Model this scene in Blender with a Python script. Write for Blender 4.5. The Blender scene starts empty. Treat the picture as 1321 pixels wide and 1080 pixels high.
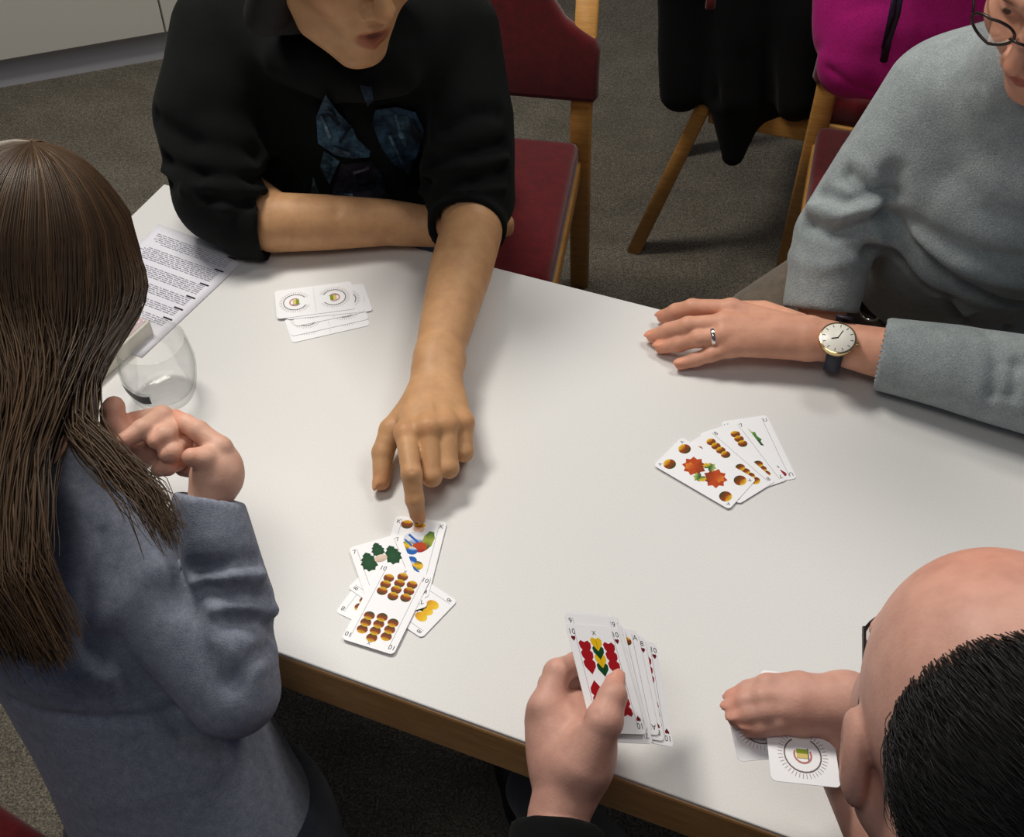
import bpy, bmesh, math, random
import numpy as np
from mathutils import Vector, Matrix
random.seed(7); np.random.seed(7)
S = bpy.context.scene
C = S.collection

# ------------------------------------------------------------------ camera
CAMZ, PITCH, FPX = 1.73, math.radians(46.4), 1505.0
cam = bpy.data.cameras.new('camera'); camo = bpy.data.objects.new('camera', cam); C.objects.link(camo)
camo.location = (0, 0, CAMZ); camo.rotation_euler = (math.pi/2 - PITCH, 0, 0)
cam.sensor_width = 36; cam.lens = FPX/1321*36; cam.clip_start = .01
S.camera = camo
# ------------------------------------------------------------------ light
w = bpy.data.worlds.new('world'); S.world = w; w.use_nodes = True
w.node_tree.nodes['Background'].inputs[0].default_value = (.62, .74, 1.0, 1)
w.node_tree.nodes['Background'].inputs[1].default_value = .09
def area(name, loc, target, sx, sy, power, col):
    l = bpy.data.lights.new(name, 'AREA'); l.shape = 'RECTANGLE'; l.size = sx; l.size_y = sy; l.energy = power; l.color = col
    o = bpy.data.objects.new(name, l); C.objects.link(o); o.location = loc
    o.rotation_euler = (Vector(target)-Vector(loc)).to_track_quat('-Z', 'Y').to_euler()
    return o
area('ceiling_lamp', (-.75, 1.75, 2.65), (-.25, 1.0, .7), .75, .35, 33, (1, .95, .87))
area('ceiling_lamp', (.9, 1.7, 2.65), (.5, 1.0, .7), .9, .35, 14, (1, .96, .88))
area('ceiling_lamp', (-.5, .1, 2.65), (-.2, .6, .7), 1.2, .5, 6.5, (1, .96, .88))
S.view_settings.view_transform = 'Standard'; S.view_settings.look = 'None'
S.view_settings.exposure = 0.0; S.view_settings.gamma = 1; S.view_settings.use_curve_mapping = False

# ------------------------------------------------------------------ pixel helpers (author's measure of the photograph)
CP, SP = math.cos(PITCH), math.sin(PITCH)
def ray(px, py):
    x = (px-660.5)/FPX; y = (540-py)/FPX
    return Vector((x, CP + y*SP, -SP + y*CP))
def P(px, py, z):
    d = ray(px, py); return Vector((0, 0, CAMZ)) + d*((z-CAMZ)/d.z)
def PY(px, py, y):
    d = ray(px, py); return Vector((0, 0, CAMZ)) + d*(y/d.y)
def PD(px, py, D):
    return Vector((0, 0, CAMZ)) + ray(px, py)*D
V = Vector

# ------------------------------------------------------------------ materials
def lin(c): return tuple(((v/255/12.92) if v/255 <= .04045 else ((v/255+.055)/1.055)**2.4) for v in c)
class NT:
    def __init__(s, name):
        s.m = bpy.data.materials.new(name); s.m.use_nodes = True; s.t = s.m.node_tree; s.n = s.t.nodes; s.l = s.t.links
        s.b = s.n['Principled BSDF']
    def tc(s, kind='Object'):
        if not hasattr(s, '_tc'): s._tc = s.n.new('ShaderNodeTexCoord')
        return s._tc.outputs[kind]
    def noise(s, scale, detail=2, rough=.5, vec=None, stretch=None):
        n = s.n.new('ShaderNodeTexNoise'); n.inputs['Scale'].default_value = scale; n.inputs['Detail'].default_value = detail
        n.inputs['Roughness'].default_value = rough
        v = vec or s.tc()
        if stretch:
            mp = s.n.new('ShaderNodeMapping'); mp.inputs['Scale'].default_value = stretch; s.l.new(v, mp.inputs[0]); v = mp.outputs[0]
        s.l.new(v, n.inputs['Vector']); return n.outputs['Fac']
    def ramp(s, fac, stops):
        r = s.n.new('ShaderNodeValToRGB'); e = r.color_ramp.elements
        while len(e) < len(stops): e.new(.5)
        for q, (p, c) in zip(e, stops): q.position = p; q.color = (*c, 1)
        s.l.new(fac, r.inputs[0]); return r.outputs[0]
    def mix(s, a, b, fac, mode='MIX'):
        m = s.n.new('ShaderNodeMix'); m.data_type = 'RGBA'; m.blend_type = mode
        for i, v in ((0, fac), (6, a), (7, b)):
            if isinstance(v, (int, float)): m.inputs[i].default_value = v
            elif isinstance(v, tuple): m.inputs[i].default_value = (*v, 1)
            else: s.l.new(v, m.inputs[i])
        return m.outputs[2]
    def attr(s, name='Col'):
        a = s.n.new('ShaderNodeVertexColor'); a.layer_name = name; return a.outputs[0]
    def col(s, v):
        if isinstance(v, tuple): s.b.inputs['Base Color'].default_value = (*v, 1)
        else: s.l.new(v, s.b.inputs['Base Color'])
    def bump(s, h, strength=.3, dist=.002):
        b = s.n.new('ShaderNodeBump'); b.inputs['Strength'].default_value = strength; b.inputs['Distance'].default_value = dist
        s.l.new(h, b.inputs['Height']); s.l.new(b.outputs[0], s.b.inputs['Normal'])
    def set(s, **k):
        for a, v in k.items(): s.b.inputs[a.replace('_', ' ')].default_value = v
        return s
M = {}
def simple(name, c, rough=.5, **k):
    n = NT(name); n.col(lin(c)); n.set(Roughness=rough, **k); M[name] = n.m
def fabric(name, c1, c2, scale=60, weave=900, bs=.35, sheen=.3, stretch=None, rough=.95):
    n = NT(name); f = n.noise(scale, 4, .65, stretch=stretch); f2 = n.noise(weave, 2, .6)
    base = n.ramp(f, [(.3, lin(c1)), (.7, lin(c2))])
    n.col(n.mix(base, n.ramp(f2, [(.3, (.55,)*3), (.7, (1.25,)*3)]), .6, 'MULTIPLY'))
    n.bump(f2, bs, .0015); n.set(Roughness=rough, Sheen_Weight=sheen); n.b.inputs['Specular IOR Level'].default_value = .15
    M[name] = n.m
def wood(name, c1, c2, rough=.42, stretch=(3, 3, 40), scale=3):
    n = NT(name); f = n.noise(scale, 6, .65, stretch=stretch); f2 = n.noise(scale*4, 3, .6, stretch=stretch)
    n.col(n.mix(n.ramp(f, [(.3, lin(c1)), (.7, lin(c2))]), n.ramp(f2, [(.35, (.8,)*3), (.7, (1.1,)*3)]), .5, 'MULTIPLY'))
    n.set(Roughness=rough); M[name] = n.m
def skin(name, c, red=(.85, .5, .42)):
    n = NT(name); f = n.noise(38, 3, .6); f2 = n.noise(420, 2, .5)
    b = n.mix(n.attr(), lin(c), 1.0, 'MULTIPLY')
    b = n.mix(b, n.ramp(f, [(.35, (.86, .80, .78)), (.65, (1.06, 1.04, 1.02))]), .8, 'MULTIPLY')
    n.col(b); n.set(Roughness=.5, Subsurface_Weight=.12, Subsurface_Scale=.006); n.b.inputs['Subsurface Radius'].default_value = (1, .35, .2)
    n.b.inputs['Specular IOR Level'].default_value = .35
    n.bump(f2, .25, .0008); M[name] = n.m
def hairm(name, c1, c2, rough=.38):
    n = NT(name); f = n.attr()
    n.col(n.mix(lin(c1), lin(c2), f)); n.set(Roughness=rough); n.b.inputs['Specular IOR Level'].default_value = .5
    M[name] = n.m
n = NT('carpet'); f = n.noise(260, 3, .75); f2 = n.noise(9, 3, .6); f3 = n.noise(90, 2, .6)
b = n.ramp(f, [(.32, lin((78, 74, 66))), (.5, lin((124, 118, 107))), (.68, lin((176, 167, 152)))])
b = n.mix(b, n.ramp(f2, [(.3, (.82,)*3), (.7, (1.12,)*3)]), 1.0, 'MULTIPLY')
n.col(n.mix(b, n.ramp(f3, [(.35, (.75, .76, .78)), (.65, (1.2, 1.17, 1.1))]), .8, 'MULTIPLY'))
n.bump(f, .8, .006); n.set(Roughness=1.0); n.b.inputs['Specular IOR Level'].default_value = .05; M['carpet'] = n.m
n = NT('laminate'); f = n.noise(700, 2, .5); n.col(n.ramp(f, [(.3, lin((218, 217, 215))), (.7, lin((228, 227, 225)))]))
n.bump(f, .06, .0005); n.set(Roughness=.42); M['laminate'] = n.m
n = NT('wall_paint'); f = n.noise(50, 3); n.col(n.ramp(f, [(.3, lin((228, 224, 212))), (.7, lin((234, 230, 219)))])); n.set(Roughness=.7); M['wall_paint'] = n.m
simple('cabinet_white', (226, 223, 212), .45)
simple('kick', (190, 190, 196), .4)
wood('beech', (186, 130, 62), (210, 156, 84))
wood('table_wood', (188, 136, 80), (212, 162, 104), stretch=(6, 40, 40), scale=1.2)
fabric('red_fabric', (78, 10, 15), (98, 14, 21), weave=700)
fabric('black_fleece', (11, 13, 13), (19, 22, 21), scale=14, sheen=.02)
fabric('black_coat', (9, 9, 10), (17, 17, 19), scale=10, sheen=.03)
fabric('magenta', (172, 22, 112), (196, 34, 134), scale=10, sheen=.1, weave=500)
fabric('grey_knit', (140, 149, 151), (160, 168, 169), scale=40, weave=520, bs=.6, sheen=.25)
fabric('blue_jersey', (124, 130, 147), (148, 153, 167), scale=120, weave=800, sheen=.12)
fabric('denim', (22, 30, 46), (34, 42, 60), weave=700)
fabric('brown_trousers', (96, 86, 74), (112, 100, 88), weave=700)
simple('leather', (30, 17, 15), .35)
simple('shoe_black', (14, 14, 15), .5)
simple('shoe_sole', (120, 110, 96), .7)
simple('chrome', (225, 222, 215), .15, Metallic=1.0)
simple('gold', (235, 205, 150), .18, Metallic=1.0)
simple('watch_dial', (238, 234, 222), .35)
simple('navy_leather', (22, 26, 46), .5)
simple('black_ink', (20, 20, 22), .5)
simple('frame_dark', (38, 26, 24), .3)
simple('zip', (28, 18, 40), .5)
skin('skin_warm', (202, 156, 112)); skin('skin_pink', (216, 160, 134)); skin('skin_man', (213, 164, 147)); skin('skin_child', (226, 180, 158))
hairm('hair_brown', (26, 17, 11), (106, 79, 52), .42); hairm('hair_black', (9, 8, 8), (36, 31, 29), .4); hairm('hair_dark', (8, 6, 5), (14, 11, 9), .8)
n = NT('card_stock'); n.col(lin((246, 246, 249))); n.set(Roughness=.38); M['card_stock'] = n.m
n = NT('print'); n.col(n.attr()); n.set(Roughness=.5); n.b.inputs['Specular IOR Level'].default_value = .15; M['print'] = n.m
n = NT('chest_ink'); f = n.noise(26, 5, .7, stretch=(1, 1, 2.2)); f2 = n.noise(90, 3, .6, stretch=(2, 1, .6)); n.col(n.mix(n.mix(n.attr(), n.ramp(f, [(.35, (.25, .22, .25)), (.5, (.8, .8, .85)), (.68, (1.7, 1.7, 1.7))]), 1.0, 'MULTIPLY'), n.ramp(f2, [(.3, (.5, .5, .5)), (.7, (1.4, 1.4, 1.4))]), .8, 'MULTIPLY')); n.set(Roughness=.7); n.b.inputs['Specular IOR Level'].default_value = .15; M['chest_ink'] = n.m
n = NT('paper'); n.col(lin((232, 231, 240))); n.set(Roughness=.8); M['paper'] = n.m
def thin_glass(name, edge, amount):
    n = NT(name); tr = n.n.new('ShaderNodeBsdfTransparent'); gs = n.n.new('ShaderNodeBsdfGlossy'); gs.inputs['Roughness'].default_value = .03
    lw = n.n.new('ShaderNodeLayerWeight'); lw.inputs[0].default_value = .35; mx = n.n.new('ShaderNodeMixShader'); ml = n.n.new('ShaderNodeMath'); ml.operation = 'MULTIPLY'; ml.inputs[1].default_value = amount
    n.l.new(n.ramp(lw.outputs['Facing'], [(.35, (1, 1, 1)), (1, edge)]), tr.inputs[0]); n.l.new(lw.outputs['Fresnel'], ml.inputs[0]); n.l.new(ml.outputs[0], mx.inputs[0])
    n.l.new(tr.outputs[0], mx.inputs[1]); n.l.new(gs.outputs[0], mx.inputs[2]); n.l.new(mx.outputs[0], n.n['Material Output'].inputs[0]); M[name] = n.m
thin_glass('glass', (.74, .76, .74), .28); thin_glass('lens', (.8, .8, .8), .35)
n = NT('pink_card'); f = n.noise(14, 3, .6, stretch=(1, 4, 1)); n.col(n.ramp(f, [(.35, lin((226, 205, 208))), (.65, lin((205, 170, 178)))])); n.set(Roughness=.5); M['pink_card'] = n.m
simple('cream_card', (226, 222, 206), .6)

# ------------------------------------------------------------------ object helpers
def link(o): C.objects.link(o); return o
def wloc(o):
    v = V((0, 0, 0))
    while o is not None: v += o.location; o = o.parent
    return v
def tag(o, label, cat, group=None, kind=None):
    if label: o['label'] = label
    if cat: o['category'] = cat
    if group: o['group'] = group
    if kind: o['kind'] = kind
    return o
def thing(name, label, cat, loc=(0, 0, 0), rotz=0, group=None):
    o = link(bpy.data.objects.new(name, None)); o.location = loc; o.rotation_euler = (0, 0, rotz); o.empty_display_size = .05
    return tag(o, label, cat, group)
def obj(name, vf, mat, parent=None, world=False, smooth=True, col=None, label=None):
    """vf = (verts, faces[, material index per face]); world=True: vertices are in world coordinates (parents unrotated)"""
    v, f = vf[0], vf[1]
    v = np.asarray(v, dtype=np.float64).reshape(-1, 3)
    if world and parent is not None: v = v - np.array(wloc(parent))
    me = bpy.data.meshes.new(name)
    if isinstance(f, np.ndarray):
        me.vertices.add(len(v)); me.vertices.foreach_set('co', v.astype(np.float32).ravel())
        k = f.shape[1]; me.loops.add(f.size); me.loops.foreach_set('vertex_index', f.astype(np.int32).ravel())
        me.polygons.add(len(f)); me.polygons.foreach_set('loop_start', np.arange(0, f.size, k, dtype=np.int32))
        me.update(calc_edges=True); me.validate()
    else:
        me.from_pydata([tuple(q) for q in v], [], [tuple(q) for q in f]); me.update()
    mats = mat if isinstance(mat, (list, tuple)) else [mat]
    for m in mats: me.materials.append(M[m])
    if len(vf) > 2 and vf[2] is not None: me.polygons.foreach_set('material_index', np.asarray(vf[2], dtype=np.int32))
    if smooth: me.polygons.foreach_set('use_smooth', np.ones(len(me.polygons), dtype=bool))
    if col is not None:
        a = me.color_attributes.new('Col', 'FLOAT_COLOR', 'POINT')
        c = np.ones((len(v), 4), dtype=np.float32); c[:, :3] = col; a.data.foreach_set('color', c.ravel())
    o = link(bpy.data.objects.new(name, me))
    if parent is not None: o.parent = parent
    if label: o['label'] = label
    return o
def merge(*vfs):
    V0, F0, n0 = [], [], 0
    for v, f in [(q[0], q[1]) for q in vfs]:
        V0 += [tuple(x) for x in v]; F0 += [tuple(int(i)+n0 for i in q) for q in f]; n0 += len(v)
    return V0, F0
def bmout(bm):
    bm.verts.index_update(); r = [tuple(v.co) for v in bm.verts], [tuple(v.index for v in f.verts) for f in bm.faces]; bm.free(); return r
def box(c, s, R=None, bev=0, seg=2):
    bm = bmesh.new(); bmesh.ops.create_cube(bm, size=1)
    bmesh.ops.scale(bm, vec=s, verts=bm.verts)
    if bev: bmesh.ops.bevel(bm, geom=bm.edges[:], offset=bev, segments=seg, profile=.5, affect='EDGES')
    if R is not None: bmesh.ops.transform(bm, matrix=R.to_4x4(), verts=bm.verts)
    bmesh.ops.translate(bm, vec=c, verts=bm.verts); return bmout(bm)
def prism(poly, z0, z1, bev=0, seg=2):
    bm = bmesh.new(); vs = [bm.verts.new((x, y, z0)) for x, y in poly]; f = bm.faces.new(vs)
    r = bmesh.ops.extrude_face_region(bm, geom=[f]); bmesh.ops.translate(bm, vec=(0, 0, z1-z0), verts=[g for g in r['geom'] if isinstance(g, bmesh.types.BMVert)])
    bmesh.ops.recalc_face_normals(bm, faces=bm.faces)
    if bev: bmesh.ops.bevel(bm, geom=[e for e in bm.edges if abs(e.verts[0].co.z-e.verts[1].co.z) < 1e-6], offset=bev, segments=seg, profile=.5, affect='EDGES')
    return bmout(bm)
def bar(pts, wx, wy, up=V((0, 1, 0))):
    """square bar swept along points"""
    pts = [V(p) for p in pts]; vs, fs = [], []
    for i, p in enumerate(pts):
        t = (pts[min(i+1, len(pts)-1)]-pts[max(i-1, 0)]).normalized(); a = up.cross(t).normalized(); b_ = t.cross(a)
        q = .22
        for sx, sy in ((-1, -1+q), (-1+q, -1), (1-q, -1), (1, -1+q), (1, 1-q), (1-q, 1), (-1+q, 1), (-1, 1-q)): vs.append(p + a*sx*wx/2 + b_*sy*wy/2)
    n_ = len(pts)
    for i in range(n_-1):
        for k in range(8): fs.append((i*8+k, i*8+(k+1) % 8, i*8+8+(k+1) % 8, i*8+8+k))
    fs.append(tuple(range(7, -1, -1))); fs.append(tuple((n_-1)*8+k for k in range(8)))
    return vs, fs
def tube(pts, r, seg=8, cap=True):
    pts = [V(p) for p in pts]; vs, fs = [], []; n_ = len(pts)
    rs = r if isinstance(r, (list, tuple)) else [r]*n_
    a = None
    for i, p in enumerate(pts):
        t = (pts[min(i+1, n_-1)]-pts[max(i-1, 0)]).normalized()
        a = (t.orthogonal() if a is None else (a - t*a.dot(t))).normalized(); b_ = t.cross(a)
        for k in range(seg):
            an = 2*math.pi*k/seg; vs.append(p + (a*math.cos(an)+b_*math.sin(an))*rs[i])
    for i in range(n_-1):
        for k in range(seg): fs.append((i*seg+k, i*seg+(k+1) % seg, (i+1)*seg+(k+1) % seg, (i+1)*seg+k))
    if cap: fs.append(tuple(range(seg-1, -1, -1))); fs.append(tuple((n_-1)*seg+k for k in range(seg)))
    return vs, fs
def lathe(prof, seg=48):
    vs, fs = [], []
    for r, z in prof:
        for k in range(seg): vs.append((r*math.cos(2*math.pi*k/seg), r*math.sin(2*math.pi*k/seg), z))
    for i in range(len(prof)-1):
        for k in range(seg): fs.append((i*seg+k, i*seg+(k+1) % seg, (i+1)*seg+(k+1) % seg, (i+1)*seg+k))
    return vs, fs

# ------------------------------------------------------------------ smooth implicit bodies (surface nets)
def A(v): return np.array(tuple(v), dtype=np.float32)
class Field:
    def __init__(s): s.ops = []; s.cols = []; s.disp = []
    def cone(s, a, b, ra, rb=None, k=.01, flat=None, sub=False):
        rb = ra if rb is None else rb; a, b = A(a), A(b); ab = b-a; L2 = max(float(ab@ab), 1e-9)
        fn = None if flat is None else (A(V(flat[0]).normalized()), flat[1])
        def d(X):
            p = X-a; t = np.clip((p@ab)/L2, 0, 1); q = p-t[..., None]*ab
            if fn is not None: q = q + ((q@fn[0])*(fn[1]-1))[..., None]*fn[0]
            return np.sqrt((q*q).sum(-1)) - (ra+(rb-ra)*t)
        r = max(ra, rb); s.ops.append((d, np.minimum(a, b)-r, np.maximum(a, b)+r, k, sub)); return s
    def chain(s, pts, rs, k=.01, flat=None, sub=False):
        """one tapered limb through several points (a single solid, so joints do not swell)"""
        T = Field()
        for i in range(len(pts)-1): T.cone(pts[i], pts[i+1], rs[i], rs[i+1], k, flat)
        ds = [o[0] for o in T.ops]; kk = .35*min(rs)
        def d(X):
            v = ds[0](X)
            for q in ds[1:]: v = np.minimum(v, q(X))
            return v
        s.ops.append((d, np.min([o[1] for o in T.ops], axis=0), np.max([o[2] for o in T.ops], axis=0), k, sub)); return s
    def ell(s, c, r, R=None, k=.01, sub=False):
        c = A(c); r_ = np.array(r, dtype=np.float32); Rm = np.eye(3, dtype=np.float32) if R is None else np.array(R, dtype=np.float32)
        def d(X):
            q = (X-c)@Rm; k0 = np.sqrt(((q/r_)**2).sum(-1)); k1 = np.sqrt(((q/(r_*r_))**2).sum(-1))
            return k0*(k0-1)/np.maximum(k1, 1e-6)
        m = float(max(r)); e = np.abs(Rm)@r_; s.ops.append((d, c-e, c+e, k, sub)); return s
    def cut(s, c, n, rad):
        """straight cut (a cuff): removes what lies beyond the plane, near the point"""
        c = A(c); n = A(V(n).normalized())
        def d(X): p = X-c; return np.maximum(-(p@n), np.sqrt((p*p).sum(-1))-rad)
        s.ops.append((d, c-rad, c+rad, .002, True)); return s
    def paint(s, c, r, color, soft=.5, R=None):
        c = A(c); r_ = np.array(r, dtype=np.float32); Rm = np.eye(3, dtype=np.float32) if R is None else np.array(R, dtype=np.float32)
        s.cols.append((c, r_, Rm, color, soft)); return s
    def hit(s, px, py, D0=.5, D1=2.6):
        """point of the surface seen at a pixel of the photograph"""
        D = np.arange(D0, D1, .004, dtype=np.float32); X = A((0, 0, CAMZ))+D[:, None]*A(ray(px, py)); f = np.full(len(X), 1., dtype=np.float32)
        for d, a, b_, k, sub in s.ops:
            v = d(X); f = np.maximum(f, -v) if sub else np.minimum(f, v)
        i = int(np.argmax(f < 0)) if (f < 0).any() else int(np.argmin(f)); return V(X[i].tolist())
    def crease(s, pts, amp, width): return s.fold([s.hit(*p) for p in pts], amp, width)
    def fold(s, pts, amp, width): s.disp.append(([A(p) for p in pts], amp, width)); return s
    def mesh(s, h, noise=None):
        lo = np.min([o[1] for o in s.ops if not o[4]], axis=0)-3*h; hi = np.max([o[2] for o in s.ops if not o[4]], axis=0)+3*h
        n_ = np.ceil((hi-lo)/h).astype(int)+1
        f = np.full(n_, 1.0, dtype=np.float32)
        ax = [lo[i]+h*np.arange(n_[i], dtype=np.float32) for i in range(3)]
        for d, a, b_, k, sub in s.ops:
            pad = k+3*h
            i0 = np.clip(np.floor((a-pad-lo)/h).astype(int), 0, n_); i1 = np.clip(np.ceil((b_+pad-lo)/h).astype(int)+1, 0, n_)
            if (i1 <= i0).any(): continue
            X = np.stack(np.meshgrid(ax[0][i0[0]:i1[0]], ax[1][i0[1]:i1[1]], ax[2][i0[2]:i1[2]], indexing='ij'), -1)
            sl = tuple(slice(i0[i], i1[i]) for i in range(3)); v = d(X); o = f[sl]
            if sub: v = -v; hh = np.maximum(k-np.abs(o-v), 0)/k; f[sl] = np.maximum(o, v)+hh*hh*k*.25
            else: hh = np.maximum(k-np.abs(o-v), 0)/k; f[sl] = np.minimum(o, v)-hh*hh*k*.25
        v, q = nets(f, lo, h)
        if s.disp or noise:
            N = vnorm(v, q); dd = np.zeros(len(v), dtype=np.float32)
            for pts, amp, wd in s.disp:
                best = np.full(len(v), 9., dtype=np.float32)
                for a, b_ in zip(pts[:-1], pts[1:]):
                    ab = b_-a; p = v-a; t = np.clip((p@ab)/max(float(ab@ab), 1e-9), 0, 1); best = np.minimum(best, np.sqrt(((p-t[:, None]*ab)**2).sum(-1)))
                dd += amp*np.exp(-(best/wd)**2)
            if noise:
                for amp, fr, seed in noise: dd += amp*wob(v, fr, seed)
            v = v+N*dd[:, None]
        col = np.ones((len(v), 3), dtype=np.float32)
        for c, r_, Rm, color, soft in s.cols:
            qd = np.sqrt((((v-c)@Rm/r_)**2).sum(-1)); wgt = np.clip((1-qd)/soft, 0, 1)[:, None]; wgt = wgt*wgt*(3-2*wgt)
            col = col*(1-wgt)+np.array(color, dtype=np.float32)*wgt
        return v, q, col
def wob(v, fr, seed):
    rs = np.random.RandomState(seed); o = np.zeros(len(v), dtype=np.float32)
    for i in range(6):
        d = rs.normal(size=3); d /= np.linalg.norm(d); o += np.sin(v@d.astype(np.float32)*fr*(.6+.9*rs.rand())+rs.rand()*6.28 + 1.3*np.sin(v@rs.normal(size=3).astype(np.float32)*fr*.35))
    return o/6
def vnorm(v, q):
    n_ = np.cross(v[q[:, 2]]-v[q[:, 0]], v[q[:, 3]]-v[q[:, 1]]); N = np.zeros_like(v)
    for k in range(4): np.add.at(N, q[:, k], n_)
    return N/np.maximum(np.linalg.norm(N, axis=1), 1e-12)[:, None]
def nets(f, lo, h):
    s = f < 0; nx, ny, nz = f.shape
    cnt = np.zeros((nx-1, ny-1, nz-1), dtype=np.int8); off = [(i, j, k) for i in (0, 1) for j in (0, 1) for k in (0, 1)]
    for i, j, k in off: cnt += s[i:nx-1+i, j:ny-1+j, k:nz-1+k]
    act = (cnt > 0) & (cnt < 8); I = np.argwhere(act); idx = np.full(act.shape, -1, dtype=np.int32); idx[act] = np.arange(len(I))
    vals = np.stack([f[I[:, 0]+i, I[:, 1]+j, I[:, 2]+k] for i, j, k in off], 1); O = np.array(off, dtype=np.float32)
    acc = np.zeros((len(I), 3), dtype=np.float32); num = np.zeros(len(I), dtype=np.float32)
    for a in range(8):
        for b_ in range(a+1, 8):
            if np.abs(O[a]-O[b_]).sum() != 1: continue
            va, vb = vals[:, a], vals[:, b_]; m = (va < 0) != (vb < 0); t = np.where(m, va/np.where(m, va-vb, 1), 0)
            acc += np.where(m[:, None], O[a]+t[:, None]*(O[b_]-O[a]), 0); num += m
    v = (lo+h*(I+acc/num[:, None])).astype(np.float32); Q = []
    for axn in range(3):
        u, w_ = [(1, 2), (2, 0), (0, 1)][axn]
        a = np.moveaxis(s, (axn, u, w_), (0, 1, 2)); ix = np.moveaxis(idx, (axn, u, w_), (0, 1, 2))
        e = a[:-1] != a[1:]; e = e[:, 1:-1, 1:-1]; J = np.argwhere(e)
        if not len(J): continue
        i, j, k = J[:, 0], J[:, 1]+1, J[:, 2]+1
        q = np.stack([ix[i, j-1, k-1], ix[i, j, k-1], ix[i, j, k], ix[i, j-1, k]], 1)
        flip = ~a[i, j, k]; q[flip] = q[flip][:, ::-1]; Q.append(q)
    return v, np.concatenate(Q)
def joinm(*ms):
    vs, qs, cs, n0 = [], [], [], 0
    for v, q, c in ms: vs.append(v); qs.append(q+n0); cs.append(c); n0 += len(v)
    return np.concatenate(vs), np.concatenate(qs), np.concatenate(cs)
def frame(fwd, up):
    """head frame: columns right, forward, up"""
    f = V(fwd).normalized(); r = f.cross(V(up)).normalized(); u = r.cross(f)
    return Matrix((r, f, u)).transposed()
LIP = (.66, .40, .42)
def head(F, c, R, sc=1.0, jaw=1.0, mouth_open=0, k=.014):
    c = V(c); L = lambda x, y, z: c + R@(V((x, y, z))*sc)
    e = lambda p, r, k_=k, sub=False: F.ell(L(*p), [q*sc for q in r], R, k_, sub)
    e((0, -.018, .035), (.076, .096, .088), .03)
    e((0, .028, -.02), (.064, .066, .085), .03)
    for s in (-1, 1): F.chain([L(.058*s, -.005, -.045), L(.046*s*jaw, .03, -.085), L(.014*s, .068, -.108)], [.018*sc, .02*sc, .017*sc], .025)
    e((0, .066, -.104), (.022, .02, .018), .02)
    for s in (-1, 1): e((.040*s, .058, -.022), (.026, .028, .026), .025)
    F.chain([L(0, .082, .028), L(0, .1, .0), L(0, .113, -.026)], [.008*sc, .0085*sc, .0115*sc], .010)
    for s in (-1, 1): e((.0125*s, .1, -.031), (.0085, .011, .008), .006)
    for s in (-1, 1): e((.007*s, .108, -.0385), (.0038, .005, .003), .002, True)
    e((0, .072, -.062), (.034, .026, .03), .02)
    for s in (-1, 1):
        e((.032*s, .097, .012), (.019, .016, .0125), .012, True)
        e((.031*s, .074, .012), (.0145, .0145, .0135), .003)
        F.chain([L(.014*s, .090, .033), L(.034*s, .089, .038), L(.052*s, .07, .03)], [.006*sc, .007*sc, .005*sc], .014)
        e((.079*s, -.012, -.008), (.009, .02, .033), .006)
        e((.090*s, -.006, -.004), (.007, .010, .019), .004, True)
    g = mouth_open
    F.chain([L(-.024, .084, -.062), L(-.008, .0955, -.0565), L(0, .096, -.058), L(.008, .0955, -.0565), L(.024, .084, -.062)], [.0035*sc, .0055*sc, .005*sc, .0055*sc, .0035*sc], .004)
    F.chain([L(-.022, .084, -.065-g*.4), L(0, .0935, -.0715-g), L(.022, .084, -.065-g*.4)], [.004*sc, .0068*sc, .004*sc], .004)
    F.chain([L(-.02, .094, -.0635-g*.3), L(0, .101, -.0638-g*.5), L(.02, .094, -.0635-g*.3)], [.0012*sc, (.0018+g*.55)*sc, .0012*sc], .002, sub=True)
    F.paint(L(0, .094, -.066-g*.5), (.027*sc, .02*sc, (.0125+g*.6)*sc), LIP, .35, R)
    if g: F.paint(L(0, .086, -.064-g*.5), (.017*sc, .012*sc, (.004+g*.5)*sc), (.25, .10, .09), .3, R)
    for s in (-1, 1):
        F.paint(L(.031*s, .088, .012), (.0135*sc, .006*sc, .007*sc), (1.1, 1.2, 1.3), .2, R)
        F.paint(L(.031*s, .0895, .012), (.006*sc, .006*sc, .006*sc), (.12, .10, .08), .2, R)
        F.paint(L(.034*s, .09, .036), (.026*sc, .02*sc, .005*sc), (.35, .28, .25), .6, R)
        F.paint(L(.045*s, .07, -.025), (.035*sc, .03*sc, .03*sc), (1.04, .90, .86), .9, R)
    F.paint(L(0, .115, -.026), (.02*sc, .02*sc, .016*sc), (1.05, .9, .86), .9, R)
    return L
def finger(F, pts, rs, k=.004, nail=None):
    F.chain(pts, rs, k)
    for i in range(1, len(pts)-1): F.ell(pts[i], [rs[i]*1.04]*3, None, .003)
    tip = V(pts[-1]); F.paint(tip, (rs[-1]*2.2,)*3, (1.04, .88, .84), .9)
    if nail is not None:
        tip, prev = V(pts[-1]), V(pts[-2]); d = (tip-prev).normalized(); nrm = (V(nail)-d*V(nail).dot(d)).normalized(); r = rs[-1]
        R = Matrix((d.cross(nrm), d, nrm)).transposed(); cc = tip + d*r*.25 + nrm*r*.80
        F.ell(cc, (r*.68, r*1.0, r*.22), R, .0012); F.paint(cc+nrm*r*.15, (r*.72, r*1.08, r*.45), (1.10, .98, .94), .15, R)

# ================================================================== the room
TZ = .74
fl = obj('floor', ([(-4, -2.5, 0), (4, -2.5, 0), (4, 4.2, 0), (-4, 4.2, 0)], [(0, 1, 2, 3)]), 'carpet', smooth=False); tag(fl, 'grey speckled carpet floor', None, kind='structure')
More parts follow.
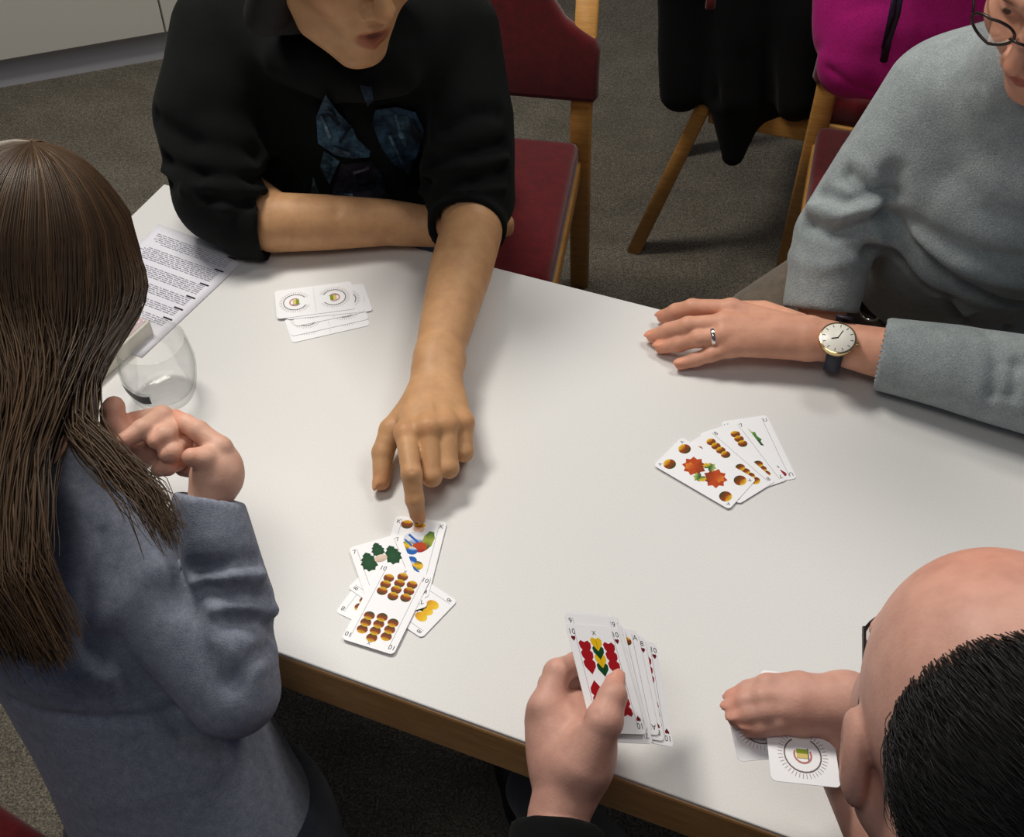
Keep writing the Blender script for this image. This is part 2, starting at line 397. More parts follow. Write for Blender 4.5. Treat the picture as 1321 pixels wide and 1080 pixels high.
# fitted cabinets along the wall at the back left: front line read at floor level
k0, k1 = P(0, 125, 0), P(190, 91, 0); cu = (k1-k0).normalized(); cn = V((-cu.y, cu.x, 0))
ang = math.atan2(cu.y, cu.x)
wb = box((0, .06, 1.25), (7.0, .12, 2.5)); wo = obj('wall_back', wb, 'wall_paint', smooth=False); wo.location = k0+cu*1.2+cn*.62; wo.rotation_euler.z = ang
tag(wo, 'plain pale wall behind the white cabinets', None, kind='structure')
sp = P(207, 0, 0); e0 = (P(211, 33, .10)-k0).dot(cu)   # where two cabinet doors meet
def cabinet(x0, wdt, label):
    t = thing('cabinet', label, 'cabinet', k0+cu*x0, ang, 'white cabinets along the wall')
    obj('plinth', box((wdt/2, .33, .04), (wdt, .56, .08)), 'kick', t, smooth=False)
    obj('body', box((wdt/2, .315, .49), (wdt-.002, .57, .80)), 'cabinet_white', t, smooth=False)
    for i in (0, 1):
        d = obj('door', box((wdt*(.25+.5*i), .018, .50), (wdt/2-.005, .02, .80), bev=.002), 'cabinet_white', t, smooth=False)
        obj('handle', box((wdt*(.25+.5*i)+(.12 if i == 0 else -.12), -.008, .84), (.10, .02, .012), bev=.004), 'chrome', d)
    obj('worktop', box((wdt/2, .30, .905), (wdt, .62, .03), bev=.003), 'cabinet_white', t, smooth=False)
cabinet(e0-1.0, 1.0, 'white fitted cabinet against the wall, the wide front at far left')
cabinet(e0, 1.0, 'white fitted cabinet at the wall, half hidden behind the black hoodie')

# ================================================================== table
tc0 = P(211, 236, TZ); tu = (P(835, 395, TZ)-P(648, 347, TZ)).normalized(); tf = (P(1021, 1080, TZ)-P(360, 845, TZ)).normalized(); tu = (tu+tf).normalized(); tv = V((tu.y, -tu.x, 0))
TD = (P(360, 845, TZ)-tc0).dot(tv); TL = 1.62; tang = math.atan2(tu.y, tu.x)
tab = thing('table', 'white laminate table with brown wooden edge under the playing cards', 'table', (tc0.x, tc0.y, 0), tang)
obj('table_top', box((TL/2, -TD/2, TZ-.010), (TL-.004, TD-.004, .020), bev=.0015), 'laminate', tab, smooth=False)
for nm, c, s in (('edge_band', (TL/2, -TD+.010, TZ-.0335), (TL, .020, .063)), ('edge_band', (TL/2, -.010, TZ-.0335), (TL, .020, .063)),
                 ('edge_band', (.010, -TD/2, TZ-.0335), (.020, TD-.04, .063)), ('edge_band', (TL-.010, -TD/2, TZ-.0335), (.020, TD-.04, .063))):
    obj(nm, box((c[0], c[1], c[2]-.0012), (s[0], s[1], s[2]), bev=.003), 'table_wood', tab, smooth=False)
for x in (.12, TL-.12):
    for y in (-.12, -TD+.12): obj('leg', box((x, y, .338), (.05, .05, .676), bev=.006), 'beech', tab, smooth=False)

# ================================================================== chairs
def chair(label, x, y, rot):
    t = thing('chair', label, 'chair', (x, y, 0), rot, 'red upholstered wooden chairs')
    for s in (-1, 1):
        obj('rear_leg', bar([(s*.215, .34, 0), (s*.213, .225, .40), (s*.212, .205, .52), (s*.21, .25, .80)], .032, .040, V((1, 0, 0))), 'beech', t)
        obj('front_leg', bar([(s*.205, -.20, 0), (s*.205, -.20, .415)], .034, .034), 'beech', t)
        obj('side_rail', box((s*.205, .01, .395), (.022, .40, .05), bev=.004), 'beech', t)
    obj('front_rail', box((0, -.20, .395), (.38, .022, .05), bev=.004), 'beech', t)
    obj('rear_rail', box((0, .205, .395), (.38, .022, .05), bev=.004), 'beech', t)
    F = Field(); F.ops.clear()
    bm = bmesh.new(); bmesh.ops.create_cube(bm, size=1); bmesh.ops.scale(bm, vec=(.425, .43, .055), verts=bm.verts)
    bmesh.ops.bevel(bm, geom=bm.edges[:], offset=.022, segments=4, profile=.6, affect='EDGES'); bmesh.ops.translate(bm, vec=(0, -.015, .445), verts=bm.verts)
    obj('seat', bmout(bm), 'red_fabric', t)
    # back pad: straight foot, square shoulders, higher rounded middle
    out = [(-.235, .56), (.235, .56), (.243, .57), (.240, .655), (.232, .675), (.205, .69), (.175, .71), (.15, .745), (.12, .79), (.08, .82), (0, .832),
           (-.08, .82), (-.12, .79), (-.15, .745), (-.175, .71), (-.205, .69), (-.232, .675), (-.240, .655), (-.243, .57)]
    v, f = prism(out, -.016, .016, .012, 3)
    v2 = [(x_, .197 + (z_-.56)*.16 - zz + .16*x_*x_ - .006, z_) for x_, z_, zz in v]
    obj('backrest', (v2, f), 'red_fabric', t)
    return t
chair('red wooden chair the person in the black hoodie sits on', -.11, 1.775, math.radians(-9))
chair('red wooden chair with the magenta jacket over its back', .756, 1.75, math.radians(-15))
chair('red wooden chair hung with the black coat', .685, 2.29, math.radians(70))
chair('dark red chair in the bottom left corner behind the child', -.585, .335, math.radians(150))

# ================================================================== coats on chair backs
F = Field(); fl_ = (V((.45, -.9, 0)), 2.2)
F.chain([PY(890, -140, 2.14), PY(886, -40, 2.16), PY(882, 60, 2.16), PY(880, 118, 2.15)], [.05, .056, .056, .045], .02, (V((0, 1, 0)), 1.5))
F.chain([PY(985, -170, 2.15), PY(975, -40, 2.15), PY(968, 60, 2.15), PY(955, 120, 2.13), PY(946, 200, 2.12)], [.10, .098, .09, .07, .026], .03, (V((0, 1, 0)), 1.6))
F.chain([PY(1010, -140, 2.2), PY(1015, 0, 2.2), PY(1010, 100, 2.16), PY(1008, 122, 2.15)], [.08, .085, .085, .07], .03, (V((0, 1, 0)), 1.6))
F.chain([PY(1035, -60, 2.12), PY(1036, 60, 2.10), PY(1028, 128, 2.08)], [.06, .062, .048], .03, (V((0, 1, 0)), 1.6))
F.cone(PY(890, -150, 2.16), PY(1020, -160, 2.2), .07, .09, .04)
F.fold([PY(912, -60, 2.1), PY(914, 60, 2.1), PY(920, 130, 2.1)], -.018, .014).fold([PY(960, -40, 2.08), PY(985, 60, 2.08), PY(990, 140, 2.08)], -.012, .015).fold([PY(940, 0, 2.08), PY(930, 180, 2.08)], .008, .015)
F.fold([PY(1000, 122, 2.1), PY(1050, 112, 2.1)], -.006, .008)
v, q, c = F.mesh(.008, noise=[(.006, 26, 3)])
co = thing('coat', 'black coat hanging from the chair back, pointed hem', 'coat', (.45, 2.2, 0))
obj('coat_body', (v, q), 'black_coat', co, world=True)
obj('collar_tab', box(PY(917, 2, 2.06), (.018, .008, .03), bev=.003), 'red_fabric', co, world=True)
F = Field()
F.chain([PY(1125, -60, 1.90), PY(1122, 40, 1.87), PY(1104, 80, 1.85)], [.095, .095, .068], .03, (V((.1, 1, 0)), 2.0))
F.chain([PY(1175, -60, 1.88), PY(1166, 40, 1.86), PY(1150, 98, 1.84)], [.08, .08, .050], .03, (V((.1, 1, 0)), 2.0))
F.chain([PY(1270, -60, 1.86), PY(1280, 60, 1.86)], [.12, .12], .03, (V((.1, 1, 0)), 2.0))
F.cone(PY(1110, -70, 1.92), PY(1280, -70, 1.90), .07, .07, .04, (V((0, 1, 0)), 1.5))
F.fold([PY(1058, 84, 1.83), PY(1135, 124, 1.82)], -.006, .006).fold([PY(1192, -50, 1.8), PY(1190, 70, 1.8)], -.02, .014).fold([PY(1125, 0, 1.8), PY(1120, 60, 1.8)], .006, .02)
v, q, c = F.mesh(.006, noise=[(.004, 40, 5)])
jk = thing('jacket', 'magenta jacket hanging over the chair behind the grey sweater', 'jacket', (.72, 2.0, 0))
obj('jacket_body', (v, q), 'magenta', jk, world=True)
obj('zip', tube([PY(1163, -20, 1.80), PY(1156, 20, 1.80), PY(1146, 50, 1.80), PY(1140, 78, 1.805)], .007), 'zip', jk, world=True)
obj('drawcord', tube([PY(1156, -20, 1.795), PY(1146, 30, 1.795), PY(1139, 62, 1.80)], .003), 'zip', jk, world=True)

# ================================================================== print on flat things
GL = {}
def glyph(txt):
    if txt not in GL:
        cu_ = bpy.data.curves.new('g', 'FONT'); cu_.body = txt; cu_.align_x = 'CENTER'; cu_.align_y = 'CENTER'; cu_.resolution_u = 3
        o = bpy.data.objects.new('g', cu_); C.objects.link(o); dg = bpy.context.evaluated_depsgraph_get(); me = o.evaluated_get(dg).to_mesh()
        GL[txt] = ([(v.co.x, v.co.y) for v in me.vertices], [tuple(p.vertices) for p in me.polygons]); o.to_mesh_clear() if hasattr(o, 'to_mesh_clear') else None
        bpy.data.objects.remove(o); bpy.data.curves.remove(cu_)
    return GL[txt]
class Print:
    def __init__(s): s.v, s.f, s.c, s.z = [], [], [], 0
    def add(s, pts, faces, cols):
        n0 = len(s.v); s.z += 1
        s.v += [(x, y, s.z*.004) for x, y in pts]; s.f += [tuple(i+n0 for i in q) for q in faces]; s.c += [lin(c) for c in cols]
    def poly(s, pts, c): s.add(pts, [tuple(range(len(pts)))], [c]*len(pts))
    def blob(s, x, y, rx, ry, top, mid, bot, rot=0, n=14, jag=0):
        pts, cols = [(0, 0)], [mid]
        for k in range(n):
            a = 2*math.pi*k/n; rr = 1 + jag*(1 if k % 2 else -1); px, py = rr*rx*math.cos(a), rr*ry*math.sin(a)
            pts.append((px, py)); cols.append(top if math.sin(a) > .45 else bot if math.sin(a) < -.45 else mid)
        cr, sr = math.cos(rot), math.sin(rot); pts = [(x+cr*a-sr*b_, y+sr*a+cr*b_) for a, b_ in pts]
        s.add(pts, [(0, k+1, (k+1) % n+1) for k in range(n)], cols)
    def text(s, t, x, y, size, c, rot=0):
        v, f = glyph(t); cr, sr = math.cos(rot)*size, math.sin(rot)*size
        s.add([(x+cr*a-sr*b_, y+sr*a+cr*b_) for a, b_ in v], f, [c]*len(v))
    def line(s, pts, wd, c):
        for (x0, y0), (x1, y1) in zip(pts[:-1], pts[1:]):
            L = math.hypot(x1-x0, y1-y0) or 1; nx, ny = -(y1-y0)/L*wd/2, (x1-x0)/L*wd/2
            s.poly([(x0+nx, y0+ny), (x0-nx, y0-ny), (x1-nx, y1-ny), (x1+nx, y1+ny)], c)
    def twice(s):
        """two-headed card: repeat everything turned half round"""
        n0 = len(s.v); v = list(s.v); s.v += [(-x, -y, z) for x, y, z in v]; s.f += [tuple(i+n0 for i in q) for q in s.f]; s.c += list(s.c); return s
YEL, BRN, GRN, DKG, RED, INK, BLU, WHT, ORG = (240, 186, 34), (140, 62, 22), (50, 66, 22), (12, 68, 32), (160, 16, 26), (30, 30, 36), (24, 96, 180), (225, 228, 235), (186, 66, 20)
def acorn(p, x, y, s=1.0, rot=0): p.blob(x, y, 5.7*s, 5.1*s, YEL, BRN, GRN, rot, 16)
def heart(p, x, y, s=1.0, c=RED):
    p.poly([(x+s*a, y+s*b_) for a, b_ in ((0, -8), (5.5, -1), (6, 3), (3.5, 5.5), (0, 3.8), (-3.5, 5.5), (-6, 3), (-5.5, -1))], c)
def leafp(p, x, y, s=1.0, rot=0, c=DKG):
    pts = []
    for a, b_ in ((0, 12), (4, 9), (3.4, 7.5), (6.5, 5), (5.5, 3), (8, 0), (6.3, -2), (7, -6), (4.4, -6.5), (3, -10), (0, -9), (-3, -10), (-4.4, -6.5), (-7, -6), (-6.3, -2), (-8, 0), (-5.5, 3), (-6.5, 5), (-3.4, 7.5), (-4, 9)):
        pts.append((x+s*(math.cos(rot)*a-math.sin(rot)*b_), y+s*(math.sin(rot)*a+math.cos(rot)*b_)))
    p.add(pts+[(x, y)], [(i, (i+1) % 20, 20) for i in range(20)], [c]*20+[tuple(min(255, q+14) for q in c)])
def index(p, t, pip=None):
    for sx in (-1, 1):
        p.text(t, sx*23.5, 42.5, 7.5, INK)
        if pip: pip(p, sx*23.5, 36.5)
    p.line([(-20.5, 46), (-20.5, 0)], .35, (120, 120, 128)); p.line([(20.5, 46), (20.5, 0)], .35, (120, 120, 128))
def pr_acorn10():
    p = Print(); index(p, '10')
    for x, ys in ((-13, (33, 24.5, 16)), (0, (39, 30.5, 22, 13.5)), (13, (33, 24.5, 16))):
        for y in ys: acorn(p, x, y)
    p.text('X', 0, 45.5, 5, INK); return p.twice()
def pr_acorn(t, cols, ys):
    def f():
        p = Print(); index(p, t)
        for x in cols:
            for y in ys: acorn(p, x, y)
        return p.twice()
    return f
def pr_ace():
    p = Print()
    for sx in (-1, 1): p.text('A', sx*22, 45, 6, INK)
    acorn(p, -15, 37, 1.35); acorn(p, 15, 37, 1.35)
    p.blob(0, 14, 13, 12, ORG, (188, 74, 28), (140, 54, 24), .3, 18, .14); p.blob(-3, 17, 6, 6, (226, 130, 50), (205, 100, 40), ORG, 0, 12, .2)
    p.blob(-11, 2, 6, 4.5, (178, 196, 90), (90, 130, 80), DKG, .4, 12, .2); p.blob(10, 3, 5, 4, YEL, (170, 170, 70), DKG, -.5, 12, .15)
    return p.twice()
def pr_figure(pipc, c1, c2):
    def f():
        p = Print(); index(p, 'K')
        if pipc: acorn(p, -14, 40, 1.15)
        p.blob(0, 36, 6, 6, (226, 170, 60), (236, 196, 170), (225, 175, 150), 0, 14); p.blob(0, 41, 6.5, 3, YEL, YEL, ORG)
        p.blob(-2, 23, 12, 9, WHT, WHT, c1, .3, 16); p.blob(13, 22, 6, 13, (70, 120, 50), (150, 160, 60), DKG, -.15, 16, .06)
        p.blob(6, 12, 8, 7, c2, c2, RED, .2, 14); p.blob(-8, 12, 7, 6, (120, 150, 60), YEL, DKG, 0, 14); p.blob(-1, 6, 6, 5, WHT, BLU, BLU)
        p.line([(-9, 27), (3, 18)], 2.6, BLU); p.line([(-12, 20), (-2, 12)], 2, BLU); return p.twice()
    return f
def pr_leaf7():
    p = Print(); index(p, '7'); leafp(p, -13, 24, 1.15); leafp(p, 13, 24, 1.15); leafp(p, 0, 36, .9)
    p.blob(0, 25, 7, 5, (235, 215, 200), (225, 200, 180), (200, 175, 160)); return p.twice()
def pr_bell():
    p = Print(); index(p, '8')
    for x in (-9, 0, 9): p.blob(x, 33, 5.2, 7, (246, 212, 60), YEL, (214, 150, 40))
    leafp(p, 0, 20, 1.0, 3.14); p.blob(0, 12, 5, 3, (120, 110, 60), (170, 160, 110), DKG); return p.twice()
def pr_heart10():
    p = Print(); index(p, '10', lambda q, x, y: heart(q, x, y, .38, (110, 20, 30)))
    for x in (-13, 13):
        for y in (11, 20, 29): heart(p, x, y, 1.05)
    for y, c in ((9, DKG), (17, (228, 184, 20)), (25, DKG), (33, (228, 184, 20))): heart(p, 0, y, 1.0, c); p.line([(0, y-6), (0, y+3)], .5, tuple(int(q*.7) for q in c))
    p.text('X', 0, 42.5, 6, INK); return p.twice()
def pr_hearts(t):
    def f():
        p = Print(); index(p, t, lambda q, x, y: heart(q, x, y, .38, (110, 20, 30)))
        for x in (-13, 13):
            for y in (11, 20, 29): heart(p, x, y, 1.0)
        return p.twice()
    return f
def pr_queen():
    p = Print(); index(p, 'A'); acorn(p, 14, 38, .8)
    p.blob(0, 30, 6, 8, (120, 60, 50), (200, 120, 100), RED, .2, 14); p.blob(3, 16, 8, 10, RED, (190, 80, 80), DKG, 0, 14, .1); p.blob(-6, 8, 6, 5, YEL, DKG, DKG); return p.twice()
def pr_heartleaf():
    p = Print(); index(p, 'U'); heart(p, -14, 40, .8, (150, 40, 50)); p.blob(0, 18, 7, 16, (150, 180, 70), (80, 130, 60), DKG, .3, 18, .16); p.blob(-8, 28, 5, 8, (110, 140, 120), (70, 110, 70), DKG, .4, 12, .2); return p.twice()
def pr_back():
    p = Print()
    GY, PK = (120, 112, 112), (200, 128, 124)
    for k in range(34):                                  # sunburst round each emblem
        a = math.radians(-60+300*k/33); x0, y0 = 16.5*math.cos(a), 25+16.5*math.sin(a); x1, y1 = 20.5*math.cos(a), 25+20.5*math.sin(a); p.line([(x0, y0), (x1, y1)], .55, (176, 160, 158))
    pts = [(15*math.cos(math.radians(a)), 25+15*math.sin(math.radians(a))) for a in range(-60, 245, 15)]; p.line(pts, 1.2, GY)
    pts = [(7*math.cos(math.radians(a)), 25+7*math.sin(math.radians(a))) for a in range(-30, 215, 20)]; p.line(pts, 1.5, PK)
    p.poly([(-4, 20), (5, 20), (5, 24), (-4, 24)], (130, 150, 40)); p.poly([(-4, 24), (5, 24), (5, 28), (-4, 28)], (224, 200, 120)); p.poly([(-5, 19), (-4, 19), (-4, 30), (-5, 30)], GY)
    p.line([(-26, 0), (26, 0)], .4, (205, 203, 200)); return p.twice()
def round_rect(w_, h_, r, n_=5):
    o = []
    for cx, cy, a0 in ((w_/2-r, h_/2-r, 0), (-w_/2+r, h_/2-r, 90), (-w_/2+r, -h_/2+r, 180), (w_/2-r, -h_/2+r, 270)):
        for k in range(n_+1): a = math.radians(a0+90*k/n_); o.append((cx+r*math.cos(a), cy+r*math.sin(a)))
    return o
CW, CL, CT = .056, .100, .0005
CARD = prism(round_rect(CW, CL, .0045), -CT/2, CT/2); PRM = {}; CARDME = None
def card(label, mat, pr, group):
    global CARDME
    if CARDME is None:
        o = obj('playing_card', CARD, 'card_stock', smooth=False); CARDME = o.data
    else: o = link(bpy.data.objects.new('playing_card', CARDME))
    o.matrix_world = mat; tag(o, label, 'playing card', group)
    if pr not in PRM:
        p = pr() ; k = [(x*.001, y*.001, CT/2+.00004+z*.0012) for x, y, z in p.v]
        c_ = obj('printed_face', (k, p.f), 'print', o, smooth=False, col=np.array(p.c, dtype=np.float32)); PRM[pr] = c_.data
    else:
        c_ = link(bpy.data.objects.new('printed_face', PRM[pr])); c_.parent = o
    return o
def frame_mat(c, up, nrm):
    u = V(up).normalized(); z = V(nrm); z = (z-u*z.dot(u)).normalized(); x = u.cross(z)
    m = Matrix((x, u, z)).transposed().to_4x4(); m.translation = c; return m
def flatcard(label, cx, cy, ax, ay, lay, pr, group, tilt=0):
    """card lying on the table: centre pixel, pixel its long axis points at, layer"""
    z = TZ+CT/2+.0003+lay*.0007; c = P(cx, cy, z); up = P(ax, ay, z)-c; n_ = V((0, 0, 1))
    if tilt: n_ = V((math.sin(tilt)*.3, -math.sin(tilt)*.2, 1))
    return card(label, frame_mat(c, up, n_), pr, group)
G1 = 'cards under the pointing finger'
flatcard('face-up card whose corner shows left below the leaf card', 497, 757, 535, 705, 0, pr_acorn('8', (-9, 9), (34, 25, 16)), G1)
flatcard('face-up card with yellow pips, lower right under the acorn ten', 519, 767, 567, 799, 1, pr_bell, G1)
flatcard('face-up figure card in blue and white, touched by the fingertip', 531, 717, 548, 655, 2, pr_figure(True, BLU, ORG), G1)
flatcard('face-up card with large green leaves beside the figure card', 500, 744, 480, 690, 3, pr_leaf7, G1)
flatcard('ten of acorns lying face up on top of the centre pile', 500, 783, 526, 732, 4, pr_acorn10, G1)
G2 = 'fanned cards on the right of the table'
flatcard('rightmost fanned card with a small heart and green figure', 978, 580, 955, 530, 0, pr_heartleaf, G2)
flatcard('fanned acorn card just left of the heart card', 958, 589, 925, 545, 1, pr_acorn('7', (-10, 10), (33, 25, 17)), G2)
flatcard('fanned acorn card next to the acorn ace', 937, 600, 894, 562, 2, pr_acorn('8', (-10, 10), (36, 28, 20, 12)), G2)
flatcard('acorn ace with orange leaf figure, front of the right fan', 909, 609.5, 861, 582, 3, pr_ace, G2)
G3 = 'face-down cards by the forearm'
flatcard('lowest face-down card of the small pile, nearest the viewer', 421, 413, 470, 402, 0, pr_back, G3)
flatcard('second lowest face-down card of the pile by the forearm', 420, 405, 470, 394, 1, pr_back, G3)
flatcard('face-down card shifted right under the top of the pile', 426, 393, 480, 382, 2, pr_back, G3)
flatcard('face-down card second from the top by the forearm', 419, 389, 470, 384, 3, pr_back, G3)
flatcard('top face-down card with two round emblems by the forearm', 406, 387, 456, 380.5, 4, pr_back, G3)

# ================================================================== paper sheet, card box, glass
pa, pb, pt = P(321, 332, TZ), P(183, 462, TZ), None
pu = (pa-pb).normalized(); pl = V((-pu.y, pu.x, 0)); PL_, PW_ = .152, (pa-pb).length
sh = thing('paper_sheet', 'printed white sheet lying on the table beside the long hair', 'paper', pb + pl*PL_/2 + pu*PW_/2 + V((0, 0, .0006)), math.atan2(pu.y, pu.x))
nx, ny = 10, 12; vs = []
for j in range(ny+1):
    for i in range(nx+1):
        x, y = (i/nx-.5)*PW_, (j/ny-.5)*PL_; vs.append((x, y, .0006+.0022*max(0, i/nx-.8)**2*25*(.4+.6*j/ny)))
fs = [(j*(nx+1)+i, j*(nx+1)+i+1, (j+1)*(nx+1)+i+1, (j+1)*(nx+1)+i) for j in range(ny) for i in range(nx)]
po = obj('sheet', (vs, fs), 'paper', sh); mo = po.modifiers.new('thickness', 'SOLIDIFY'); mo.thickness = .0003
p = Print(); rr = random.Random(3); GR = (150, 150, 162)
xx = PW_*500-14
for blk, nl in enumerate((6, 7, 6, 5, 4, 4)):
    p.line([(xx, -PL_*500+10), (xx, -PL_*500+24)], 2.4, (30, 30, 36)); xx -= 3.2
    for l in range(nl):
        y = -PL_*500+14
        end = PL_*500-10-rr.random()*(50 if l == nl-1 else 8)
        while y < end:
            w_ = 3+rr.random()*9; p.line([(xx, y), (xx, min(y+w_, end))], 1.0, GR); y += w_+1.8
        xx -= 3.4
    xx -= 5
obj('printed_text', ([(x*.001, y*.001, .0012+z*.000004+.0022*max(0, x*.001/PW_-.3)**2*25*(.4+.6*(y*.001/PL_+.5))) for x, y, z in p.v], p.f), 'print', sh, smooth=False, col=np.array(p.c, dtype=np.float32))
ba, bb = P(124, 500, TZ), P(161, 466, TZ); bu = (bb-ba).normalized()
bx_ = thing('card_box', 'small pinkish cardboard box on the table beside the glass', 'box', ba+bu*.05+V((-bu.y, bu.x, 0))*.033, math.atan2(bu.y, bu.x))
obj('carton', box((0, 0, .0115), (.115, .066, .022), bev=.0015), 'cream_card', bx_, smooth=False)
obj('printed_lid', box((0, .001, .0228), (.110, .060, .0006)), 'pink_card', bx_, smooth=False)
gc = P(214, 509, TZ)
gl = thing('drinking_glass', 'clear empty drinking glass with a dark label stripe', 'glass', gc+V((0, 0, .0003)))
prof = [(0, 0), (.029, 0), (.034, .002), (.0375, .010), (.0415, .026), (.0440, .042), (.0442, .052), (.0425, .068), (.0400, .084), (.0391, .0855), (.0383, .084), (.0408, .068), (.0425, .052), (.0423, .042), (.0398, .027), (.036, .015), (.030, .0105), (0, .0095)]
obj('bowl', lathe(prof), 'glass', gl)
st = []
for j, (r_, z_) in enumerate(((.0424, .0275), (.0434, .034), (.0442, .041))):
    for k in range(13): a = math.radians(208+5*k); st.append((r_*math.cos(a), r_*math.sin(a), z_+.002*math.sin(k*.5)))
obj('label_band', (st, [(j*13+k, j*13+k+1, (j+1)*13+k+1, (j+1)*13+k) for j in range(2) for k in range(12)]), 'black_ink', gl)

# ================================================================== people
def feval(F, X):
    f = np.full(len(X), 1.0, dtype=np.float32)
    for d, a, b_, k, sub in F.ops:
        v = d(X); v = -v if sub else v; hh = np.maximum(k-np.abs(f-v), 0)/k
        f = np.maximum(f, v)+hh*hh*k*.25 if sub else np.minimum(f, v)-hh*hh*k*.25
    return f
def fgrad(F, X, e=.004):
    g = np.stack([feval(F, X+np.eye(3, dtype=np.float32)[i]*e)-feval(F, X-np.eye(3, dtype=np.float32)[i]*e) for i in range(3)], 1)
    return g/np.maximum(np.linalg.norm(g, axis=1), 1e-9)[:, None]
def strands(paths, radii, sides=3):
    """paths (n, m, 3), radii (n, m) -> one mesh of thin tubes"""
    P_ = np.asarray(paths, dtype=np.float32); n_, m, _ = P_.shape
    T = np.gradient(P_, axis=1); T /= np.maximum(np.linalg.norm(T, axis=2), 1e-9)[..., None]
    ref = np.array([.31, .52, .79], dtype=np.float32); a = np.cross(T, ref); a /= np.maximum(np.linalg.norm(a, axis=2), 1e-9)[..., None]; b_ = np.cross(T, a)
    an = 2*np.pi*np.arange(sides)/sides
    X = P_[:, :, None]+radii[..., None, None]*(a[:, :, None]*np.cos(an)[None, None, :, None]+b_[:, :, None]*np.sin(an)[None, None, :, None])
    v = X.reshape(-1, 3); base = (np.arange(n_)[:, None, None]*m+np.arange(m-1)[None, :, None])*sides; k = np.arange(sides)[None, None]
    q = np.stack(np.broadcast_arrays(base+k, base+(k+1) % sides, base+sides+(k+1) % sides, base+sides+k), -1).reshape(-1, 4)
    return v, q
def legs_mesh(F, hip, side, knees, ankles, r=(.085, .065, .045)):
    for s, kn, an in zip((-1, 1), knees, ankles):
        F.chain([V(hip)+side*s*.09, V(kn), V(an)], r, .03)
def shoe(parent, an, d, mat='shoe_black'):
    d = V((d[0], d[1], 0)).normalized(); an = V(an); F = Field()
    F.chain([V((an.x, an.y, .05))-d*.03, V((an.x, an.y, .045))+d*.06, V((an.x, an.y, .033))+d*.15], [.042, .044, .033], .02)
    F.cone(V((an.x, an.y, .05)), V((an.x, an.y, .10)), .042, .04, .02)
    v, q, c = F.mesh(.006); v[:, 2] = np.maximum(v[:, 2], .014); o = obj('shoe', (v, q), mat, parent, world=True)
    out = []
    sd = V((-d.y, d.x, 0))
    for k in range(24):
        t = 2*math.pi*k/24; c_ = math.cos(t); out.append(V((an.x, an.y, 0)) + d*(.055+.13*c_) + sd*math.sin(t)*(.047-.006*c_))
    vs = [p+V((0, 0, z)) for z in (.001, .018) for p in out]; fs = [(k, (k+1) % 24, 24+(k+1) % 24, 24+k) for k in range(24)]+[tuple(range(23, -1, -1)), tuple(range(24, 48))]
    obj('shoe_sole', (vs, fs), 'shoe_sole', o, world=True, smooth=False)

# ------------------------------------------------------------------ person in the black hoodie
PW = thing('person', 'person in black hoodie leaning on the table, pointing at a card', 'person', (-.14, 1.62, 0))
Rs, Ls = PY(300, 40, 1.44), PY(565, 40, 1.42); Re, Le = P(296, 262, .805), P(612, 262, .80); hip = V((-.20, 1.74, .55)); chest = (Rs+Ls)/2+V((0, .02, -.10))
up = V((0, 0, 1))
# the pointing arm and hand
F = Field()
wr = P(561, 474, .790); el = P(608, 300, .790)
F.chain([Le+V((0, .03, .02)), el, P(594, 350, .792), P(573, 430, .790), wr], [.043, .0405, .0395, .031, .0255], .02, None)
F.cone(P(583, 470, .785), P(560, 462, .792), .014, .016, .02)
mc = dict(i=P(524, 560, .796), m=P(553, 553, .801), r=P(576, 549, .797), p=P(597, 546, .787))
for kk, r0, wx in (('i', .0125, 552), ('m', .0125, 560), ('r', .012, 568), ('p', .0115, 576)):
    F.chain([P(wx, 484, .788), mc[kk]], [.017, r0], .012); F.ell(mc[kk]+V((0, 0, .0025)), (.0118, .0118, .0105), None, .008)
F.cone(P(558, 490, .786), P(520, 545, .782), .018, .012, .012)
finger(F, [mc['i'], P(531, 612, .792), P(535, 645, .771), P(538.5, 664, .752)], [.0122, .0110, .0098, .0085], .004, up+V((0, .1, 0)))
for kk, a, b_, c_ in (('m', P(557, 615, .775), P(556, 606, .751), P(556, 585, .750)), ('r', P(579, 604, .774), P(578, 596, .751), P(577, 577, .750)), ('p', P(598, 583, .770), P(598, 578, .750), P(596, 563, .750))):
    finger(F, [mc[kk], a, b_, c_], [.0120, .0108, .0096, .0088], .004)
finger(F, [P(543, 512, .782), P(505, 555, .778), P(494, 584, .766), P(492, 622, .7515)], [.016, .0135, .0120, .0095], .006, V((-.6, .2, .5)))
for kk in 'mrp': F.fold([P(561, 488, .80), mc[kk]+V((0, .012, .008))], .0014, .003)          # tendons
F.fold([P(566, 500, .80), P(556, 520, .81), P(562, 545, .81)], .0012, .0022)
for a, b_ in (((530, 608), (541, 609)), ((531, 614), (541, 615))): F.fold([P(*a, .803), P(*b_, .803)], -.0010, .0013)
for kk in 'imrp': F.paint(mc[kk]+V((0, -.004, .006)), (.014,)*3, (1.02, .86, .80), .9)
arm_l = F.mesh(.0019)
# the forearm lying along the table edge
F = Field()
ra = [Re+V((0, .02, .0)), P(352, 287, .782), P(420, 287, .780), P(500, 287, .775), P(560, 293, .770)]
F.chain(ra, [.042, .040, .037, .031, .027], .02)
for i in range(4):
    F.chain([P(560, 293-i*1.5, .770+.004*i), P(612, 301-i*3, .768+.006*i), P(640, 300-i*4, .764+.006*i), P(654, 297-i*4, .757+.006*i)], [.016, .012, .0095, .0085], .006)
F.fold([P(432, 262, .80), P(440, 282, .822), P(436, 300, .80)], -.004, .007)
arm_r = F.mesh(.0026)
